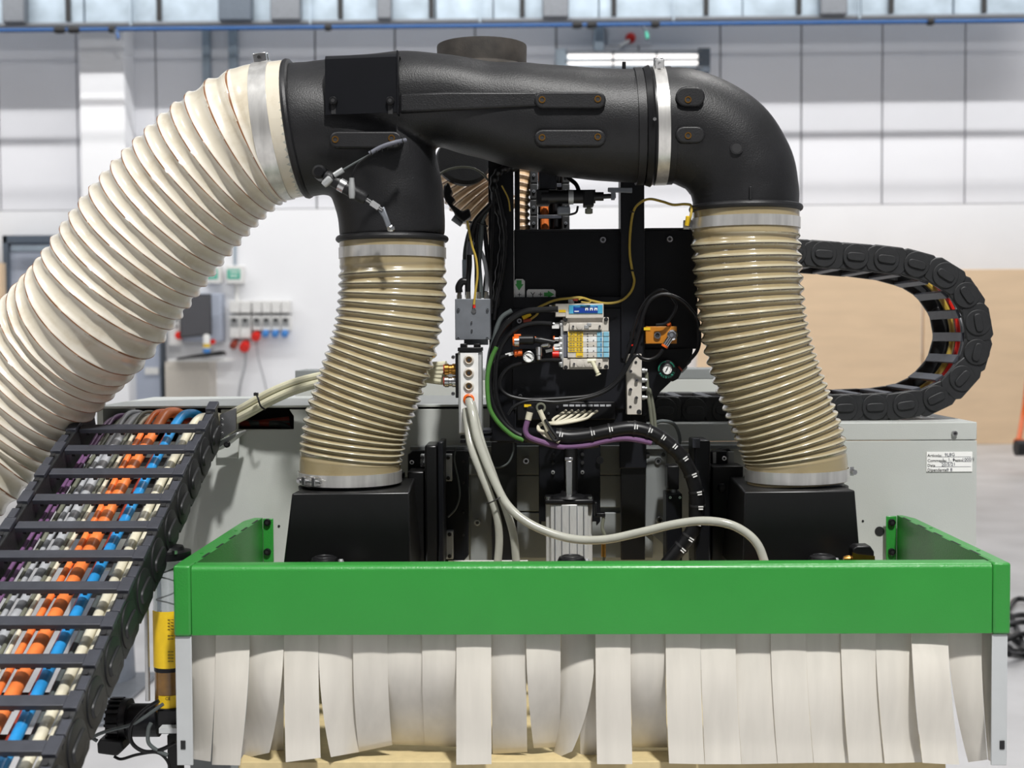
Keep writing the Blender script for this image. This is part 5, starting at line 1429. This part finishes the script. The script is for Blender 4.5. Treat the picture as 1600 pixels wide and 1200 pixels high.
ob('dark_tie', MB().tube([P(852, 655, 2.362), P(862, 672, 2.36), P(871, 685, 2.36), P(866, 688, 2.36), P(856, 674, 2.36)], .0028, 8), ink, label='dark cord tie holding the cream wires together', cat='tie')
# black bundle with white ties
bp_ = [(868,680),(890,683),(920,680),(950,674),(985,669),(1015,675),(1040,690),(1060,708),(1076,732),(1086,760),(1090,790),(1086,820),(1072,845),(1058,862),(1040,884)]
sb = thing('cable_bundle', 'thick black wrapped cable bundle with white ties curving to lower right', 'cable bundle', P(1045, 888, 2.36))
Q = [P(x, y, 2.375) for x, y in bp_]
ob('bundle_sleeve', MB().tube(Q, .0135, 18), rubber, sb)
dq, Lq = resample(catmull(Q, 10), 200)
for x, y in ((873,681),(925,679),(952,674),(990,669),(1012,674),(1032,684),(1049,698),(1065,716),(1079,742),(1087,768),(1090,790),(1086,815),(1076,838),(1064,853)):
    p = P(x, y, 2.375); j = min(range(200), key=lambda q: (dq[q]-p).length)
    t = (dq[min(j+1,199)] - dq[max(j-1,0)]).normalized()
    o = ob('wrap_gap', MB().ring(dq[j], t, .0138, .004, .0010, 18), ink, sb)
    ob('white_tie', MB().obox(dq[j] + Vector((0,-.0150,0)) - t.cross(EY)*-.004, t, EY, t.cross(EY), .0011, .0008, .0045).obox(dq[j] + Vector((0,-.0150,0)) + t*.0045 - t.cross(EY)*-.004, t, EY, t.cross(EY), .0011, .0008, .004), white_pl, sb)
# thick cream tubes going left behind the left drop hose
ctb = thing('cream_tube_bundle', 'bundle of cream plastic tubes running left behind the amber hose', 'tubes', P(450, 640, 2.52))
for k in range(5):
    dy = (k - 2)*4.2; dY = .012*((k*2) % 3 - 1)
    tubeobj('tube', [(352, 658 + dy*.9, 2.57 + dY),(385, 641 + dy, 2.53 + dY),(425, 619 + dy, 2.50 + dY),(470, 601 + dy*.9, 2.48 + dY),(530, 588 + dy*.8, 2.45 + dY),(610, 581 + dy*.8, 2.42),(697, 583 + dy*1.6, 2.38)], .0068, cream_tube, None, None, ctb)
ob('cable_tie', MB().tube([P(399, 614, 2.48), P(403, 622, 2.47), P(407, 634, 2.47), P(414, 640, 2.48)], .0018, 8).obox(P(400, 616, 2.475), Vector((1,0,0)), EY, Vector((0,0,1)), .004, .004, .003), ink, ctb, label='black tie round the tubes')
for k, (x0, mt) in enumerate(((385, red_cb), (400, dgrey_cb), (415, red_cb), (430, dgrey_cb))):
    tubeobj('cable', [(x0-20, 655+k*3, 2.62), (x0, 662, 2.61), (452, 655 + k*4, 2.63)], .006, mt, ('upper red-brown','upper dark','lower red-brown','lower dark')[k] + ' cable inside the slot of the grey beam', 'cable')
# clear branching tubes
t1 = tubeobj('clear_tube', [(733,626,2.318),(738,645,2.295),(745,680,2.28),(757,715,2.27),(772,750,2.26),(790,785,2.25),(815,810,2.24),(850,829,2.23),(895,842,2.22),(945,843,2.21),(1000,832,2.20),(1050,820,2.19),(1095,814,2.18),(1135,818,2.17),(1165,832,2.165),(1185,853,2.16),(1197,885,2.155)], .0076, clear_tube,
             'translucent tube sweeping right from manifold to orange collar behind hood', 'tube', seg=16)
ob('orange_collar', MB().lathe(P(1195, 890, 2.155), (0,0,1), [(-.006,.013),(.006,.013),(.012,.012),(.014,.009)], 18), orange_pl, t1)
tubeobj('clear_tube', [(728,640,2.325),(730,660,2.31),(737,700,2.285),(752,740,2.275),(766,775,2.27),(777,810,2.27),(780,845,2.275),(777,885,2.28),(775,905,2.285)], .0072, clear_tube, 'translucent tube dropping straight behind the hood, left of two', 'tube', seg=16)
tubeobj('clear_tube', [(737,630,2.322),(742,650,2.305),(752,690,2.29),(766,730,2.282),(780,768,2.275),(792,800,2.27),(802,835,2.27),(806,870,2.275),(808,905,2.285)], .0072, clear_tube, 'translucent tube dropping behind the hood, right of two', 'tube', seg=16)
ob('cable_tie', MB().torus(P(775, 779, 2.263), (.45,0,-.85), .0185, .0013, 26, 6), ink, label='black tie where the translucent tubes part', cat='cable tie')
# earth wire to right hose clamp
ew = tubeobj('earth_wire', [(1075,352,2.30),(1079,338,2.29),(1080,322,2.30),(1070,319,2.31),(1052,320,2.33),(1035,315,2.35),(1015,311,2.37),(1000,317,2.40),(990,330,2.43),(985,360,2.433),(984,395,2.433),(988,423,2.433),(991,440,2.433),(985,457,2.43),(970,470,2.425),(948,474,2.42),(925,470,2.415),(908,465,2.41),(890,466,2.41),(868,469,2.42),(848,477,2.43),(825,490,2.44)], .0024, yg_cb,
             'yellow-green earth wire looping from display module up to right hose clamp', 'wire')
ob('yellow_crimp', MB().cyl(P(1073, 352, 2.295), P(1075, 338, 2.29), .004, 10), yellow_lb, ew)
for x, y in ((988,331),(988,423)): ob('wire_clip', MB().torus(P(x, y, 2.432), (0.1,0,1), .0035, .0016, 14, 6), ink, ew)
tubeobj('yellow_wire_loop', [(904,468,2.40),(912,466,2.40),(922,470,2.40),(920,473,2.40),(908,472,2.40)], .0016, yg_cb, 'tiny yellow wire loop on top of the display module', 'wire')

# ------------------------------------------------------------------ damper actuators on the duct
aa = thing('flap_cylinder', 'slim grey air cylinder clamped diagonally on the left of the duct', 'air cylinder', P(555, 345, 2.16))
d0 = P(508, 274, 2.165); d1 = P(572, 311, 2.165); dd = (d1-d0)
ob('cylinder_barrel', MB().lathe(d0, dd, [(0,.009),(.006,.0115),(dd.length*.93,.0115),(dd.length,.009)], 20), black_pl, aa)
ob('silver_band', MB().lathe(d0 + dd*.36, dd, [(0,.0119),(.011,.0119)], 20), steel, aa)
ob('piston_rod', MB().cyl(d1, P(598, 328, 2.165), .0032, 10), steel, aa)
ob('rod_fork', MB().cyl(P(580, 317, 2.165), P(592, 325, 2.165), .0058, 6), steel, aa)
ob('crank_lever', MB().prism([(590,328),(600,322),(612,355),(606,362),(598,340)], 2.165, 2.175), galv_dark, aa, bevel=.002)
ob('crank_bolt', MB().lathe(P(609, 357, 2.165), (.6,-.8,0), [(0,.0055),(.008,.0055),(.009,.004)], 6), steel, aa)
ob('mount_eye', MB().lathe(P(503, 272, 2.20), (0,-1,0), [(0,.013),(.03,.012),(.034,.008)], 18), rubber, aa)
ob('elbow_fitting', MB().lathe(P(508, 287, 2.155), P(516, 279, 2.155) - P(508, 287, 2.155), [(-.004,.005),(0,.0065),(.012,.0065),(.014,.0045)], 14), alum_m, aa)
ob('elbow_fitting', MB().lathe(P(522, 274, 2.155), P(535, 266, 2.155) - P(522, 274, 2.155), [(0,.0048),(.018,.0048)], 12), alum_m, aa)
ob('elbow_fitting', MB().lathe(P(550, 310, 2.15), (0,0,1), [(0,.0045),(.006,.0055),(.02,.0055),(.03,.0042),(.034,.0042)], 12), alum_m, aa)
tubeobj('thin_tube', yv([(535,266),(552,256),(572,245),(582,240)], 2.155), .0018, dgrey_cb, 'thin dark tube from the diagonal cylinder to spiral wrap', 'tube')
tubeobj('thin_tube', yv([(550,283),(552,270),(560,256),(572,246),(580,241)], 2.15), .0018, rubber, 'thin black tube rising from the diagonal cylinder lower fitting', 'tube')
sw = ob('spiral_wrap', MB().tube([P(577, 240, 2.155), P(595, 230, 2.155), P(615, 223, 2.155), P(634, 219, 2.17)], .0036, 12), ink_blue, label='short dark spiral wrap by the left brass inserts', cat='wrap')
for k in range(7):
    f = k/6; ob('wrap_turn', MB().torus(P(580 + 50*f, 238.5 - 18*f, 2.155 + .006*f), (1,.0,.3), .0036, .0009, 14, 6), ink, sw)
ab = thing('flap_cylinder', 'black air cylinder with silver band lying level under the trunk', 'air cylinder', P(920, 335, 2.33))
ob('cylinder_barrel', MB().cyl(P(846, 308, 2.33), P(930, 307, 2.33), .0125, 18), rubber, ab)
ob('barrel_end', MB().bpx(912, 297, 928, 322, 2.312, 2.345), rubber, ab, bevel=.002)
ob('barrel_end', MB().bpx(838, 296, 858, 320, 2.32, 2.35), rubber, ab, bevel=.002)
ob('silver_band', MB().ring(P(892, 308, 2.33), (1,0,0), .0127, .009, .0006, 20), alum_m, ab)
ob('rod_tip', MB().cyl(P(928, 307, 2.33), P(943, 307, 2.33), .008, 12).cyl(P(938, 307, 2.33), P(962, 306, 2.33), .0045, 10), rubber, ab)
ob('crank_lever', MB().prism([(950,293),(988,293),(988,301),(962,300),(961,312),(955,312),(955,300),(950,299)], 2.325, 2.335), galv_dark, ab, bevel=.001)
ob('drain_nut', MB().lathe(P(920, 322, 2.33), (0,0,-1), [(0,.004),(.004,.004),(.005,.007),(.013,.007),(.014,.005)], 14), olive_cb, ab)
ob('side_nut', MB().bpx(871, 322, 891, 335, 2.32, 2.345), galv_dark, ab, bevel=.003)
ob('feed_tube', MB().tube([P(903, 322, 2.325), P(900, 332, 2.325), P(888, 336, 2.325)], .002, 8).tube([P(905, 300, 2.33), P(900, 288, 2.34), P(888, 278, 2.36)], .004, 8), rubber, ab)
ob('mount_block', MB().bpx(842, 262, 870, 296, 2.33, 2.38), paint_black2, ab, bevel=.003)
# rear chain with orange cable seen in the frame opening
rch = thing('cable_chain', 'small upright black cable chain seen through the frame opening', 'cable chain', P(858, 358, 2.6))
for x in (834, 884):
    for k in range(4): 
        y0 = 262 + k*25
        lk = ob('side_link', MB().bpx(x - 6, y0, x + 6, y0 + 24, 2.60, 2.66), chain_black, rch, bevel=.002)
        bolt('link_pin', x, y0 + 12, 2.599, 2.4, galv_dark, lk)
for k in range(5): ob('crossbar', MB().bpx(840.5, 262 + k*24.5, 877.5, 268 + k*24.5, 2.605, 2.612), chain_bar, rch, bevel=.001)
ob('back_web', MB().bpx(840.5, 262, 877.5, 358, 2.652, 2.66), deep_black, rch)
tubeobj('cable', yv([(847,255),(848,285),(850,310),(851,340),(852,372)], 2.632), .0085, orange_cb, 'orange cable inside the small upright chain', 'cable')
tubeobj('cable', yv([(868,255),(868,285),(867,310),(869,340),(868,372)], 2.635), .007, rubber, 'black cable inside the small upright chain', 'cable')
